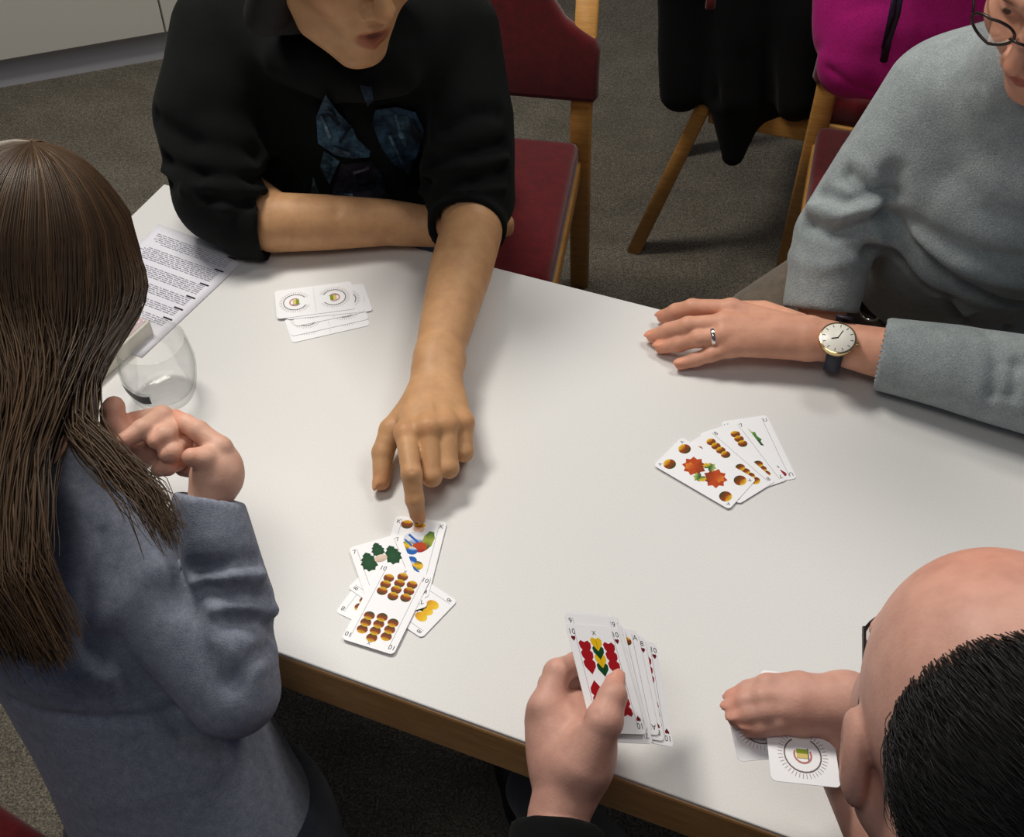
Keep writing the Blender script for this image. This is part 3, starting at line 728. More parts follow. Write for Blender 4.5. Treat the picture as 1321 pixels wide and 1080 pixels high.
# head
HR = frame((.50, -.83, -.20), (.10, -.02, 1)); hs = .96
chin = PY(468, 78, 1.245); hc = chin - HR@(V((0, .074, -.120))*hs)
F = Field(); L = head(F, hc, HR, hs, mouth_open=.0105)
nb = (Rs+Ls)/2+V((0, .03, .03)); F.cone(L(0, -.03, -.06), nb, .054, .058, .03)
hd = F.mesh(.0024)
F = Field(); F.chain([hip, chest], [.13, .13], .05, (V((0, 1, 0)), 1.4)); F.cone(Rs, Ls, .05, .05, .05); F.chain([Rs, Re], [.036, .034], .02); F.chain([Ls, Le], [.036, .034], .02); F.cone(chest, nb, .07, .05, .03)
core = F.mesh(.010)
b = joinm(arm_l, arm_r, hd, core); obj('body', b[:2], 'skin_warm', PW, world=True, col=b[2])
# hoodie
F = Field(); fb = (V((.2, 1, 0)), 1.35)
F.chain([hip+V((0, -.02, .0)), hip*.45+chest*.55+V((.0, -.03, 0)), chest+V((0, -.01, -.02))], [.165, .170, .155], .06, fb)
F.cone(Rs+V((.03, 0, -.02)), Ls+V((-.03, 0, -.02)), .085, .085, .05)
F.ell(PY(352, 236, 1.37), (.07, .05, .09), None, .04)
F.chain([Rs+V((.0, 0, -.01)), (Rs+Re)/2+V((-.022, 0, .0)), Re+V((-.006, .012, .010)), P(322, 282, .788), P(344, 286, .785)], [.084, .078, .070, .054, .052], .035)
F.chain([Ls+V((.0, 0, -.01)), (Ls+Le)/2+V((.006, 0, .0)), Le+V((-.006, .01, .004)), P(603, 280, .792), P(602, 300, .792)], [.080, .070, .061, .053, .051], .035)
F.chain([PY(330, 30, 1.42), PY(372, 70, 1.34), PY(440, 105, 1.30), PY(510, 90, 1.31), PY(560, 30, 1.40), PY(500, -60, 1.55), PY(390, -60, 1.56), PY(330, 30, 1.42)], [.045, .036, .030, .032, .042, .06, .06, .045], .03)
F.cut(P(602, 298, .79), P(598, 340, .79)-P(606, 270, .79), .09); F.cone(P(605, 286, .791), P(598, 345, .791), .0435, .0435, .002, sub=True)
F.cut(P(346, 286, .784), V((1, -.12, 0)), .08); F.cone(P(334, 285, .785), P(392, 289, .782), .0435, .0435, .002, sub=True)
# creases of the pushed-up sleeves and the chest
for pts, a_, w_ in ((((212, 205), (262, 226), (330, 232), (350, 228)), -.012, .009), (((216, 232), (270, 256), (325, 262), (350, 250)), -.012, .008), (((200, 150), (250, 185), (330, 200)), -.010, .014), (((338, 130), (348, 170), (354, 225)), -.014, .016),
                    (((205, 218), (265, 242), (340, 246)), .008, .008), (((238, 245), (290, 270), (338, 268)), .007, .007), (((270, 140), (340, 170)), -.004, .02),
                    (((648, 186), (610, 195), (560, 205)), -.012, .009), (((650, 220), (610, 232), (548, 236)), -.012, .009), (((545, 110), (540, 180), (532, 240)), -.014, .016), (((645, 145), (610, 148), (575, 165)), -.008, .012),
                    (((650, 205), (600, 216), (550, 222)), .008, .008), (((648, 242), (600, 249), (546, 247)), .008, .007), (((440, 120), (455, 170), (490, 250)), -.005, .012), (((370, 130), (375, 200), (390, 255)), -.008, .014)):
    F.crease(pts, a_, w_)
hood = F.mesh(.0043, noise=[(.0035, 34, 11)])
ho = obj('hoodie', hood[:2], 'black_fleece', PW, world=True)
# printed picture on the chest: pieces laid on the cloth
hv = hood[0]; hN = vnorm(*hood[:2])
def on_cloth(px, py, verts, N, off=.002):
    d = A(ray(px, py)); d /= np.linalg.norm(d); o_ = np.array([0, 0, CAMZ], dtype=np.float32)
    r_ = verts-o_; t = r_@d; dist = np.sqrt(np.maximum((r_*r_).sum(1)-t*t, 0)); m = (dist < .008) & (N@d < 0)
    if not m.any(): m = dist < dist.min()+.004
    i = np.where(m)[0]; tt = np.average(t[i], weights=1/(dist[i]+.001)**2) if t[i].max()-t[i].min() < .03 else t[i].min()
    return o_+d*(tt-off)
shapes = [([(420, 122), (432, 140), (455, 165), (460, 178), (478, 195), (476, 203), (455, 205), (432, 200), (410, 185), (408, 150)], (46, 78, 96)),
          ([(418, 195), (438, 208), (425, 238), (413, 215)], (48, 84, 100)), ([(404, 228), (416, 262), (399, 262)], (62, 92, 92)),
          ([(440, 212), (480, 208), (492, 225), (500, 255), (450, 258), (428, 252)], (42, 40, 52)), ([(482, 225), (492, 225), (500, 254), (488, 254)], (32, 62, 76)),
          ([(484, 142), (512, 138), (536, 145), (547, 168), (540, 195), (527, 225), (505, 210), (492, 190), (480, 160)], (30, 58, 78)), ([(464, 110), (480, 112), (482, 130), (474, 138)], (24, 40, 54)),
          ([(505, 150), (526, 150), (524, 190), (512, 175)], (44, 76, 92)), ([(412, 150), (416, 149), (428, 178), (424, 179)], (92, 122, 136)), ([(430, 190), (452, 197), (451, 202), (429, 195)], (86, 116, 130)), ([(508, 148), (511, 147), (520, 178), (516, 179)], (70, 104, 122)), ([(500, 175), (504, 174), (522, 211), (518, 213)], (64, 96, 114)), ([(452, 160), (455, 162), (440, 185), (436, 184)], (22, 30, 40)), ([(455, 222), (475, 215), (476, 219), (456, 226)], (92, 88, 100)), ([(432, 247), (455, 250), (455, 254), (432, 251)], (70, 98, 112)), ([(528, 152), (543, 172), (538, 188), (530, 170)], (20, 26, 36)), ([(424, 140), (440, 160), (436, 163), (421, 146)], (24, 40, 52)), ]
pv, pf, pc = [], [], []
for pi, (sh_, c_) in enumerate(shapes):
    cx = sum(p[0] for p in sh_)/len(sh_); cy = sum(p[1] for p in sh_)/len(sh_); ring = []
    for (x0, y0), (x1, y1) in zip(sh_, sh_[1:]+sh_[:1]):
        for t in (0, .5): ring.append((x0+(x1-x0)*t, y0+(y1-y0)*t))
    rows = [[(cx+(x-cx)*s_, cy+(y-cy)*s_) for x, y in ring] for s_ in (1, .72, .45, .2)]; n0 = len(pv); nr = len(ring); rr = random.Random(pi)
    for row in rows:
        for x, y in row:
            pv.append(on_cloth(x, y, hv, hN, .0035+.0004*pi)); j = .6+.9*rr.random()**1.5; pc.append(tuple(min(1, (q*.85+.15*sum(lin(c_))/3)*j*1.05) for q in lin(c_)))
    pv.append(on_cloth(cx, cy, hv, hN, .0035+.0004*pi)); pc.append(lin(c_))
    for r_ in range(3):
        for k in range(nr): pf.append((n0+r_*nr+k, n0+(r_+1)*nr+k, n0+(r_+1)*nr+(k+1) % nr, n0+r_*nr+(k+1) % nr))
    for k in range(nr): pf.append((n0+3*nr+k, n0+4*nr, n0+3*nr+(k+1) % nr))
obj('chest_print', (np.array(pv), pf), 'chest_ink', ho, world=True, col=np.array(pc, dtype=np.float32), label='blue grey picture printed on the hoodie')
# hair falling into the hood
F = Field(); F.ell(L(0, -.03, .05), (.084, .098, .092), HR, .02); F.ell(L(0, .075, -.02), (.066, .06, .11), HR, .012, True)
F.chain([L(.074, .01, .05), L(.078, -.005, -.03), L(.085, -.02, -.1), V(Rs)+V((.13, -.03, .05)), V(Rs)+V((.13, -.06, -.01))], [.022, .022, .026, .03, .02], .02); F.chain([L(-.074, .01, .05), L(-.082, -.005, -.03), L(-.075, -.025, -.1)], [.022, .022, .025], .02)
m_ = F.mesh(.004, noise=[(.0015, 150, 4)]); obj('hair', m_[:2], 'hair_dark', PW, world=True, col=np.full((len(m_[0]), 3), .3))
F = Field(); legs_mesh(F, hip, V((1, 0, 0)), [(-.32, 1.38, .52), (-.14, 1.34, .52)], [(-.32, 1.42, .10), (-.14, 1.40, .10)]); F.ell(hip, (.16, .14, .11), None, .04)
m_ = F.mesh(.010); obj('trousers', m_[:2], 'denim', PW, world=True)
for a_ in ((-.32, 1.42), (-.14, 1.40)): shoe(PW, (*a_, 0), (-.1, -1))

# ------------------------------------------------------------------ person in the grey sweater
PS = thing('person', 'person in grey sweater and glasses resting a hand on the table', 'person', (.72, 1.55, 0))
Rs, Ls = PY(1216, 132, 1.22), PY(1475, 175, 1.12); Re, Le = P(1078, 305, .83), P(1400, 512, .80); hip = V((.72, 1.56, .56)); chest = (Rs+Ls)/2+V((0, .05, -.12))
F = Field()
cuff = P(1150, 458, .785)
F.chain([Le, cuff, P(1085, 444, .783), P(1050, 436, .783)], [.042, .034, .0285, .0270], .02, (V((.2, .5, .8)), 1.1))
mcp = [P(943, 399, .790), P(933, 417, .790), P(934, 433, .784), P(944, 449, .774)]
wrs = [P(1040, 427, .787), P(1040, 433, .788), P(1040, 440, .784), P(1040, 447, .777)]
for a_, b_, r_ in zip(wrs, mcp, (.0125, .0120, .0115, .0105)): F.chain([a_, b_], [.016, r_], .013); F.ell(b_+V((0, 0, .002)), (.0105,)*3, None, .008)
F.chain([P(1030, 421, .775), P(985, 402, .765), P(940, 398, .758)], [.017, .014, .010], .012)
fg = [[(893, 397, .786), (872, 402, .770), (856, 408.5, .754)], [(888, 420, .784), (862, 427, .767), (843, 434, .752)], [(901, 437, .778), (876, 444, .763), (853, 448, .751)], [(918, 457, .766), (897, 464, .756), (878, 469.5, .750)]]
for m_, pts, r_ in zip(mcp, fg, (.0108, .0108, .0102, .0092)):
    finger(F, [m_]+[P(*p) for p in pts], [r_+.001, r_, r_*.92, r_*.80], .004, V((.1, -.1, 1)))
for m_, w_ in zip(mcp, wrs): F.fold([m_.lerp(w_, .15)+V((0, 0, .01)), m_.lerp(w_, .65)+V((0, 0, .012))], .0012, .003)
F.fold([P(1005, 446, .80), P(975, 452, .795), P(958, 452, .79)], -.0016, .005)
for m_ in mcp: F.paint(m_, (.014,)*3, (1.03, .85, .80), .9)
for pts in fg: F.paint(P(*pts[0]), (.012,)*3, (1.02, .85, .80), .9)
hand_l = F.mesh(.0018)
F = Field(); ch = P(1062, 392, .765); F.chain([Re, ch, V((.40, 1.12, .69))], [.036, .031, .026], .02); F.ell(V((.405, 1.125, .645)), (.035, .022, .05), None, .02)
for i in range(4): F.chain([V((.38+.017*i, 1.12, .63)), V((.38+.017*i, 1.118, .59)), V((.382+.017*i, 1.13, .565))], [.011, .010, .008], .004)
F.chain([V((.375, 1.12, .66)), V((.36, 1.12, .625)), V((.36, 1.125, .60))], [.013, .011, .009], .006)
hand_r = F.mesh(.0028)
HR = frame((-.66, -.62, -.42), (-.05, -.12, 1)); hs = .95
mth = PY(1302, 92, 1.045); hc = mth - HR@(V((0, .122, -.026))*hs)
F = Field(); L = head(F, hc, HR, hs)
nb = (Rs+Ls)/2+V((0, .05, .0)); F.cone(L(0, -.03, -.06), nb, .056, .06, .03)
for s_ in (-1, 1): F.fold([L(.022*s_, .1, -.03), L(.036*s_, .085, -.06), L(.034*s_, .075, -.085)], -.003, .004)
hd = F.mesh(.0024)
F = Field(); F.chain([hip, chest], [.11, .11], .03, (V((0, 1, 0)), 1.4)); F.cone(Rs, Ls, .035, .035, .03); F.chain([Rs, Re], [.036, .03], .02); F.chain([Ls, Le], [.04, .035], .02); F.cone(chest, nb, .07, .05, .05)
core = F.mesh(.010); b = joinm(hand_l, hand_r, hd, core); obj('body', b[:2], 'skin_pink', PS, world=True, col=b[2])
F = Field(); fb = (V((.1, 1, 0)), 1.25)
wst = P(1225, 330, .72)
F.chain([V((.640, 1.33, .745)), hip*.4+chest*.6+V((-.01, -.05, -.02)), chest+V((0, -.02, .0))], [.170, .175, .165], .06, fb)
F.cone(Rs+V((.05, .01, -.02)), Ls+V((-.05, .01, -.02)), .078, .078, .05)
F.cone(chest+V((0, 0, .05)), nb+V((-.01, -.02, .02)), .12, .085, .05); F.cone(Rs+V((.04, .0, .01)), PY(1310, 92, 1.14), .055, .045, .05)
F.chain([Rs, (Rs+Re)/2+V((-.004, 0, .0)), Re, P(1061, 388, .768), P(1059, 402, .757)], [.072, .060, .053, .047, .045], .03)
F.chain([Ls, Le, P(1230, 474, .795), P(1148, 459, .786), P(1132, 456, .785)], [.074, .060, .050, .0445, .043], .03)
F.cut(P(1135, 457, .785), P(1095, 449, .783)-P(1150, 459, .786), .08); F.cone(P(1150, 459, .785), P(1080, 446, .783), .0365, .0365, .002, sub=True)
F.cut(P(1060, 400, .760), P(1056, 430, .74)-P(1064, 370, .785), .075); F.cone(P(1061, 386, .769), P(1052, 450, .725), .0375, .0375, .002, sub=True)
F.cone(nb+V((0, -.02, .05)), L(0, .0, -.06), .058, .070, .01, sub=True)
for pts, a_, w_ in ((((1092, 225), (1125, 250), (1150, 252)), -.013, .010), (((1042, 290), (1075, 303), (1110, 290), (1140, 278)), -.014, .009), (((1050, 268), (1085, 278), (1130, 262)), .010, .012), (((1060, 250), (1095, 262), (1135, 248)), -.008, .008), (((1152, 225), (1152, 255), (1147, 285)), -.014, .014), (((1120, 322), (1165, 338), (1220, 383), (1240, 415)), -.012, .010), (((1150, 288), (1200, 338), (1265, 383), (1315, 395)), -.015, .011), (((1135, 306), (1190, 356), (1245, 400)), .009, .011), (((1180, 308), (1240, 343), (1318, 365)), .009, .014), (((1170, 280), (1240, 320), (1318, 335)), -.008, .012),
                    (((1292, 150), (1305, 172), (1318, 188)), -.009, .007), (((1255, 62), (1262, 110), (1290, 150)), -.005, .012), (((1225, 230), (1260, 270), (1318, 290)), -.006, .02), (((1190, 180), (1230, 220)), -.003, .03), (((1020, 330), (1060, 345), (1100, 335)), .004, .012)):
    F.crease(pts, a_, w_)
for x in (1272, 1298): F.crease([(x, 425), (x+14, 470), (x+8, 510)], -.007, .008)
m_ = F.mesh(.0038, noise=[(.0022, 34, 21)])
# the sweater hem
hv = m_[0]; sw = obj('sweater', m_[:2], 'grey_knit', PS, world=True)
def ribs(c, d, r, n_=40, ln=.022, flat=None):
    d = V(d).normalized(); a_ = d.orthogonal().normalized(); b_ = d.cross(a_); out = []
    for k in range(n_):
        t = 2*math.pi*k/n_; o_ = V(c)+(a_*math.cos(t)+b_*math.sin(t))*r; out.append(tube([o_, o_+d*ln], .0017, 5))
    return merge(*out)
cd = (P(1100, 450, .783)-P(1230, 474, .795)).normalized(); obj('cuff_ribbing', ribs(P(1162, 461.5, .787), cd, .0412), 'grey_knit', sw, world=True)
F = Field(); kn = [P(985, 420, .50), V((.60, 1.24, .50))]
legs_mesh(F, hip, V((.7, .5, 0)), kn, [(.40, 1.42, .10), (.62, 1.28, .10)], (.09, .066, .05)); F.ell(V((.66, 1.40, .60)), (.165, .135, .10), None, .05)
m_ = F.mesh(.008); obj('trousers', m_[:2], 'brown_trousers', PS, world=True)
bel = lambda t, g=0, dz=0: V((.650, 1.375, .628))+V(((.176+g)*math.cos(t), (.146+g)*math.sin(t), .006*math.sin(t)+dz))
bv = [bel(2*math.pi*k/64, g, dz) for k in range(64) for g, dz in ((0, -.016), (.004, -.015), (.004, .015), (0, .016))]
bl = obj('belt', (bv, [(4*k+j, 4*((k+1) % 64)+j, 4*((k+1) % 64)+j+1, 4*k+j+1) for k in range(64) for j in range(3)]), 'leather', PS, world=True)
obj('buckle', tube([bel(math.radians(222)+.11*math.cos(t), .0065, .021*math.sin(t)) for t in [2*math.pi*k/24 for k in range(25)]], .0024, 6, False), 'chrome', bl, world=True)
obj('belt_loop', tube([bel(math.radians(245), .006, -.02), bel(math.radians(245), .008, 0), bel(math.radians(245), .006, .02)], .004, 6), 'brown_trousers', bl, world=True)
for a_ in ((.40, 1.42), (.62, 1.28)): shoe(PS, (*a_, 0), (-.3, -1))
# glasses: two rims, bridge, temples and lenses
gl_ = thing('glasses', 'dark rimmed glasses worn with the grey sweater', 'glasses', L(0, .1, .01))
for s_ in (-1, 1):
    rim = [L((.034+.025*math.cos(t))*s_, .111-.006*abs(math.cos(t)), .004+.0185*math.sin(t)) for t in [2*math.pi*k/32 for k in range(33)]]
    ro = obj('rim', tube(rim, .0016, 6, False), 'frame_dark', gl_, world=True)
    obj('lens', ([L(.034*s_, .110, .004)]+rim[:-1], [(0, 1+k, 1+(k+1) % 32) for k in range(32)]), 'lens', ro, world=True)
    obj('temple', tube([L(.059*s_, .104, .012), L(.079*s_, .07, .012), L(.083*s_, -.005, .010), L(.081*s_, -.03, -.008)], .0016, 6), 'frame_dark', gl_, world=True)
obj('bridge', tube([L(-.010, .112, .008), L(0, .116, .012), L(.010, .112, .008)], .0015, 6), 'frame_dark', gl_, world=True)
F = Field(); F.ell(L(0, -.03, .05), (.086, .100, .094), HR, .02); F.ell(L(0, .085, -.02), (.068, .07, .105), HR, .012, True)
F.chain([L(.076, .0, .05), L(.086, -.015, -.02)], [.02, .016], .02); F.chain([L(-.076, .0, .05), L(-.086, -.015, -.02)], [.02, .016], .02)
m_ = F.mesh(.004, noise=[(.0015, 150, 4)]); obj('hair', m_[:2], 'hair_brown', PS, world=True, col=np.full((len(m_[0]), 3), .12))
# watch and ring
wc = P(1081, 436, .815); wd = (P(1050, 436, .783)-P(1150, 458, .785)).normalized(); wn = V((-.05, -.30, .93)); wn = (wn-wd*wn.dot(wd)).normalized(); wb_ = wd.cross(wn)
wt = thing('wristwatch', 'round white-faced wristwatch with navy strap on the wrist', 'watch', P(1081, 443, .783))
ax = P(1081, 443.5, .783)
R3 = Matrix((wd, wb_, wn)).transposed()
def wl(v): return [tuple(wc + R3@V(p)) for p in v]
def disc(r, z0, z1, n_=40): return lathe([(0, z0), (r*.97, z0), (r, z0+.0006), (r, z1-.0006), (r*.97, z1), (0, z1)], n_)
v, f = disc(.0215, -.007, .0); obj('case', (wl(v), f), 'gold', wt, world=True)
v, f = disc(.0193, -.001, .0006); do = obj('dial', (wl(v), f), 'watch_dial', wt, world=True)
for an, ln, w_ in ((1.9, .012, .0010), (-.4, .008, .0014)):
    a_ = V((math.cos(an), math.sin(an), 0)); v, f = box((0, 0, 0), (ln, w_, .0003), Matrix.Rotation(an, 3, 'Z')); obj('hand', (wl([V(p)+a_*ln*.45+V((0, 0, .0009)) for p in v]), f), 'black_ink', do, world=True)
mk = []
for k in range(12):
    an = k*math.pi/6; v, f = box((.0162*math.cos(an), .0162*math.sin(an), .0008), (.0035, .0007, .0003), Matrix.Rotation(an, 3, 'Z')); mk.append((wl(v), f))
obj('hour_marks', merge(*mk), 'black_ink', do, world=True)
v, f = lathe([(.0019, -.001), (.0019, .003), (0, .003)], 10); obj('crown', ([tuple(wc+R3@V((-(.0215)-p[2], p[0], p[1]-.003))) for p in v], f), 'gold', wt, world=True)
sv, sf = [], []; rx = .0335; nseg = 36
for k in range(nseg+1):
    t = math.radians(-235+290*k/nseg) + math.pi
    t = math.radians(38+284*k/nseg)
    for s_ in (-1, 1): sv.append(ax + (wn*math.cos(t)+wb_*math.sin(t))*(rx+.0008) + wd*s_*.0095)
for k in range(nseg): sf.append((2*k, 2*k+1, 2*k+3, 2*k+2))
so = obj('strap', (sv, sf), 'navy_leather', wt, world=True); md = so.modifiers.new('thickness', 'SOLIDIFY'); md.thickness = .0022; md.offset = 1
rc = mcp[2].lerp(P(*fg[2][0]), .42); rd = (P(*fg[2][0])-mcp[2]).normalized(); ra_ = rd.orthogonal().normalized(); rb_ = rd.cross(ra_)
rv, rf = [], []
for k in range(32):
    t = 2*math.pi*k/32; o_ = ra_*math.cos(t)+rb_*math.sin(t)
    for dx, dr in ((-.0026, .0), (-.0018, .0010), (.0018, .0010), (.0026, .0)): rv.append(rc+o_*(.0113+dr)+rd*dx)
for k in range(32):
    for j in range(3): rf.append((k*4+j, k*4+j+1, ((k+1) % 32)*4+j+1, ((k+1) % 32)*4+j))
ro = obj('finger_ring', (np.array([tuple(p) for p in rv])-np.array(tuple(rc)), rf), 'chrome'); ro.location = rc; tag(ro, 'shiny silver ring on the finger of the hand with the watch', 'ring')

# ------------------------------------------------------------------ balding man dealing cards
PM = thing('person', 'balding man with dark hair seen from above, holding cards', 'person', (.30, .18, 0))
HR = frame((.10, .91, -.40), (-.10, .05, 1)); hc = PD(1272, 948, .70); hs = 1.0
F = Field(); L = head(F, hc, HR, hs)
nb = hc+V((.03, -.085, -.125)); F.cone(L(0, -.04, -.06), nb, .062, .066, .03)
F.paint(L(0, .03, .12), (.08, .10, .06), (1.03, .88, .82), .9, HR)
for s_ in (-1, 1): F.paint(L(.075*s_, .012, -.005), (.02, .022, .045), (.72, .72, .72), .8, HR); F.paint(L(.066*s_, .035, -.06), (.03, .05, .04), (.80, .80, .80), .9, HR)
hd = F.mesh(.0024)
Ls, Rs = V((.11, .19, .955)), V((.49, .13, .955)); Le, Re = V((.03, .26, .74)), V((.46, .20, .78)); hip = V((.32, -.02, .50)); chest = (Ls+Rs)/2+V((0, .0, -.12))
# left hand holding the fan
F = Field(); wr = P(720, 1052, .80)
F.chain([Le, P(718, 1100, .79), wr, P(738, 1000, .815)], [.042, .0285, .0255, .030], .02)
F.ell(P(738, 950, .822), (.036, .040, .026), frame((-.05, .9, .25), (0, 0, 1)), .02)
F.ell(P(762, 968, .835), (.020, .032, .020), frame((.2, .8, .3), (0, 0, 1)), .015)
mi = [P(704, 912, .842), P(703, 925, .826), P(704, 940, .810), P(708, 955, .796)]
fi = [[(719, 868, .850), (744, 856, .838), (764, 862, .830)], [(712, 884, .826), (742, 872, .815), (766, 880, .812)], [(712, 902, .806), (742, 892, .797), (766, 898, .797)], [(716, 924, .790), (742, 914, .782), (762, 918, .783)]]
for m_, pts in zip(mi, fi):
    F.cone(P(728, 985, .815), m_, .022, .0135, .015); finger(F, [m_]+[P(*p) for p in pts], [.0135, .0118, .0102, .0092], .006)
finger(F, [P(752, 985, .838), P(779, 930, .868), P(790, 899, .874), P(793, 882, .871)], [.021, .0155, .0118, .0092], .012, V((.3, -.3, 1)))
F.fold([P(735, 925, .86), P(760, 930, .87), P(770, 922, .88)], -.002, .004)
F.fold([P(705, 893, .87), P(722, 897, .868)], -.0012, .002).fold([P(783, 905, .90), P(797, 907, .89)], -.0010, .0018)
hl = F.mesh(.0019)
# right hand dealing
F = Field(); wr = P(1098, 912, .868); Re = V((.36, .24, .775))
F.chain([Re, P(1100, 975, .838), wr], [.042, .032, .027], .02)
mm = [P(1030, 886, .884), P(1027, 901, .886), P(1028, 916, .882), P(1034, 930, .873)]
ff = [[(990, 886, .886), (966, 893, .879), (950, 899, .874)], [(985, 901, .887), (962, 907, .880), (946, 912, .875)], [(988, 917, .883), (966, 922, .878), (951, 926, .874)], [(1000, 931, .876), (982, 936, .873), (968, 939, .871)]]
for m_, pts in zip(mm, ff):
    F.cone(P(1086, 910, .872), m_, .022, .0125, .012); finger(F, [m_]+[P(*p) for p in pts], [.0125, .0105, .0095, .0082], .003, V((-.3, .0, 1)))
finger(F, [P(1080, 928, .862), P(1050, 935, .846), P(1020, 930, .842), P(1000, 925, .842)], [.017, .014, .0115, .0095], .01)
hr_ = F.mesh(.0019)
F = Field(); F.chain([hip, chest], [.14, .14], .05, (V((0, 1, 0)), 1.3)); F.cone(Rs, Ls, .05, .05, .05); F.chain([Rs, V((.50, .10, .80)), Re], [.045, .042, .04], .04); F.chain([Ls, Le], [.045, .042], .04); F.cone(chest, nb, .08, .06, .05)
core = F.mesh(.010); b = joinm(hd, hl, hr_, core); obj('body', b[:2], 'skin_man', PM, world=True, col=b[2])
hv, hq = hd[0], hd[1]; hN = vnorm(hv, hq)
F = Field(); F.chain([hip, (hip+chest)/2, chest], [.17, .175, .165], .06, (V((0, 1, 0)), 1.25)); F.cone(Rs, Ls, .075, .075, .05)
F.cone(chest, nb+V((0, -.01, -.03)), .12, .08, .05)
F.chain([Ls, Le, P(717, 1096, .79), P(722, 1040, .80)], [.07, .056, .040, .037], .03); F.chain([Rs, V((.50, .10, .80)), V((.36, .24, .775))], [.07, .058, .050], .03)
F.cut(P(718, 1066, .795), P(722, 1030, .80)-P(716, 1100, .79), .06); F.cone(P(717, 1090, .79), P(723, 1025, .80), .0315, .0315, .002, sub=True)
m_ = F.mesh(.004, noise=[(.003, 34, 31)]); obj('jumper', m_[:2], 'black_fleece', PM, world=True)
F = Field(); legs_mesh(F, hip, V((.95, -.3, 0)), [(.17, .40, .50), (.40, .34, .50)], [P(690, 1046, .03)+V((0, 0, .07)), (.36, .52, .10)]); F.ell(hip, (.18, .14, .11), None, .04)
m_ = F.mesh(.010); obj('trousers', m_[:2], 'denim', PM, world=True)
sa = P(690, 1046, .03); shoe(PM, (sa.x, sa.y, 0), (-.3, 1)); shoe(PM, (.36, .52, 0), (-.2, 1))
# short dark hair on the back of the crown
loc = (hv-A(hc))@np.array(HR, dtype=np.float32)
edge = -.062+.10*np.abs(loc[:, 0])-.55*np.maximum(loc[:, 0]-.005, 0)
inh = (loc[:, 1] < edge) & (loc[:, 2] > -.05-.3*loc[:, 1]) & ~((np.abs(loc[:, 0]) > .066) & (loc[:, 2] < .01) & (loc[:, 1] > -.035))
inb = inh & (loc[:, 1] < edge-.009); fm = inb[hq].all(1); used = np.unique(hq[fm]); mp = np.full(len(hv), -1); mp[used] = np.arange(len(used))
base = (hv+hN*.0035)[used]
rs_ = np.random.RandomState(5); nS = 16000; cand = np.where(inh)[0]; pick = cand[rs_.randint(0, len(cand), nS)]
root = hv[pick]+hN[pick]*.001+rs_.normal(size=(nS, 3)).astype(np.float32)*.0008; nn = hN[pick]; swp = A(HR@V((.45, -.80, -.25))); dirs = swp-nn*(nn@swp)[:, None]; dirs /= np.maximum(np.linalg.norm(dirs, axis=1), .2)[:, None]; dirs += rs_.normal(size=dirs.shape).astype(np.float32)*.13
ln = (.016+.012*rs_.rand(nS))[:, None, None]; tt = np.linspace(0, 1, 5, dtype=np.float32)[None, :, None]
lift = (.26+.22*rs_.rand(nS))[:, None, None]
paths = root[:, None]+ln*(tt*dirs[:, None]*.95+(tt*1.25-.95*tt**2)*nn[:, None]*lift*1.7)
rad = np.repeat((.00042*(1-.7*np.linspace(0, 1, 5)))[None], nS, 0).astype(np.float32)
v, q = strands(paths, rad); cc = np.repeat(rs_.rand(nS)**2*.7, 15)[:, None]*np.ones((1, 3)); hm = obj('hair', (v, q), 'hair_black', PM, world=True, col=cc)
obj('hair_base', (base, mp[hq[fm]]), 'hair_black', hm, world=True, col=np.full((len(base), 3), .05))
gt = thing('glasses', 'thin dark glasses on the balding man', 'glasses', L(0, .1, .01))
for s_ in (-1, 1):
    rim = [L((.033+.021*math.cos(t))*s_, .108-.006*abs(math.cos(t)), .004+.015*math.sin(t)) for t in [2*math.pi*k/28 for k in range(29)]]
    ro = obj('rim', tube(rim, .0013, 6, False), 'frame_dark', gt, world=True); obj('lens', ([L(.034*s_, .111, .004)]+rim[:-1], [(0, 1+k, 1+(k+1) % 28) for k in range(28)]), 'lens', ro, world=True)
    obj('temple', tube([L(.054*s_, .102, .010), L(.062*s_, .055, .011), L(.076*s_, -.005, .010), L(.081*s_, -.03, -.008)], .0015, 6), 'frame_dark', gt, world=True)
obj('bridge', tube([L(-.010, .113, .008), L(0, .117, .012), L(.010, .113, .008)], .0013, 6), 'frame_dark', gt, world=True)

# cards in his hands
tm, bm_ = P(763, 811, .862), P(797, 940, .850); lf, rt = P(746, 884, .868), P(816, 865, .840)
cz = (tm-bm_).normalized(); cx_ = (rt-lf); cx_ = (cx_-cz*cx_.dot(cz)).normalized(); cnr = cx_.cross(cz); ctr = P(781, 875, .856)
held = [((0, 0, 0), pr_heart10, 'ten of hearts in front of the hand-held fan, under the thumb'),
        ((2, 11, -.5), pr_hearts('9'), 'held card sticking up directly behind the ten of hearts'), ((5, 13, -2), pr_acorn('9', (-10, 10), (33, 25, 17)), 'held card whose top edge is highest in the fan'),
        ((8, 6, -3), pr_figure(False, RED, YEL), 'held card, mostly hidden behind the high-standing cards'), ((9, -6, -1), pr_acorn('7', (-9, 9), (30, 20)), 'held card peeking out lowest below the ten of hearts'),
        ((23, 4, -5), pr_queen, 'held card with a small figure, third from right in the fan'), ((29, 0, -6.5), pr_hearts('8'), 'held card second from right in the fan'), ((40, -4, -8.5), pr_hearts('10'), 'rightmost held card of the fan with red hearts')]
for i, ((dx, dy, rot), pr, lab) in enumerate(held):
    u_ = Matrix.Rotation(math.radians(rot), 3, cnr)@cz
    card(lab, frame_mat(ctr+cx_*dx*.001+cz*dy*.001-cnr*(.0011*i), u_, cnr), pr, 'cards fanned in the hand')
n_ = V((.10, -.10, 1))
card('face-down card with round emblem hanging from the dealing hand', frame_mat(P(1031, 938, .866), P(1026, 896, .866)-P(1031, 938, .866), n_), pr_back, 'cards in the dealing hand')
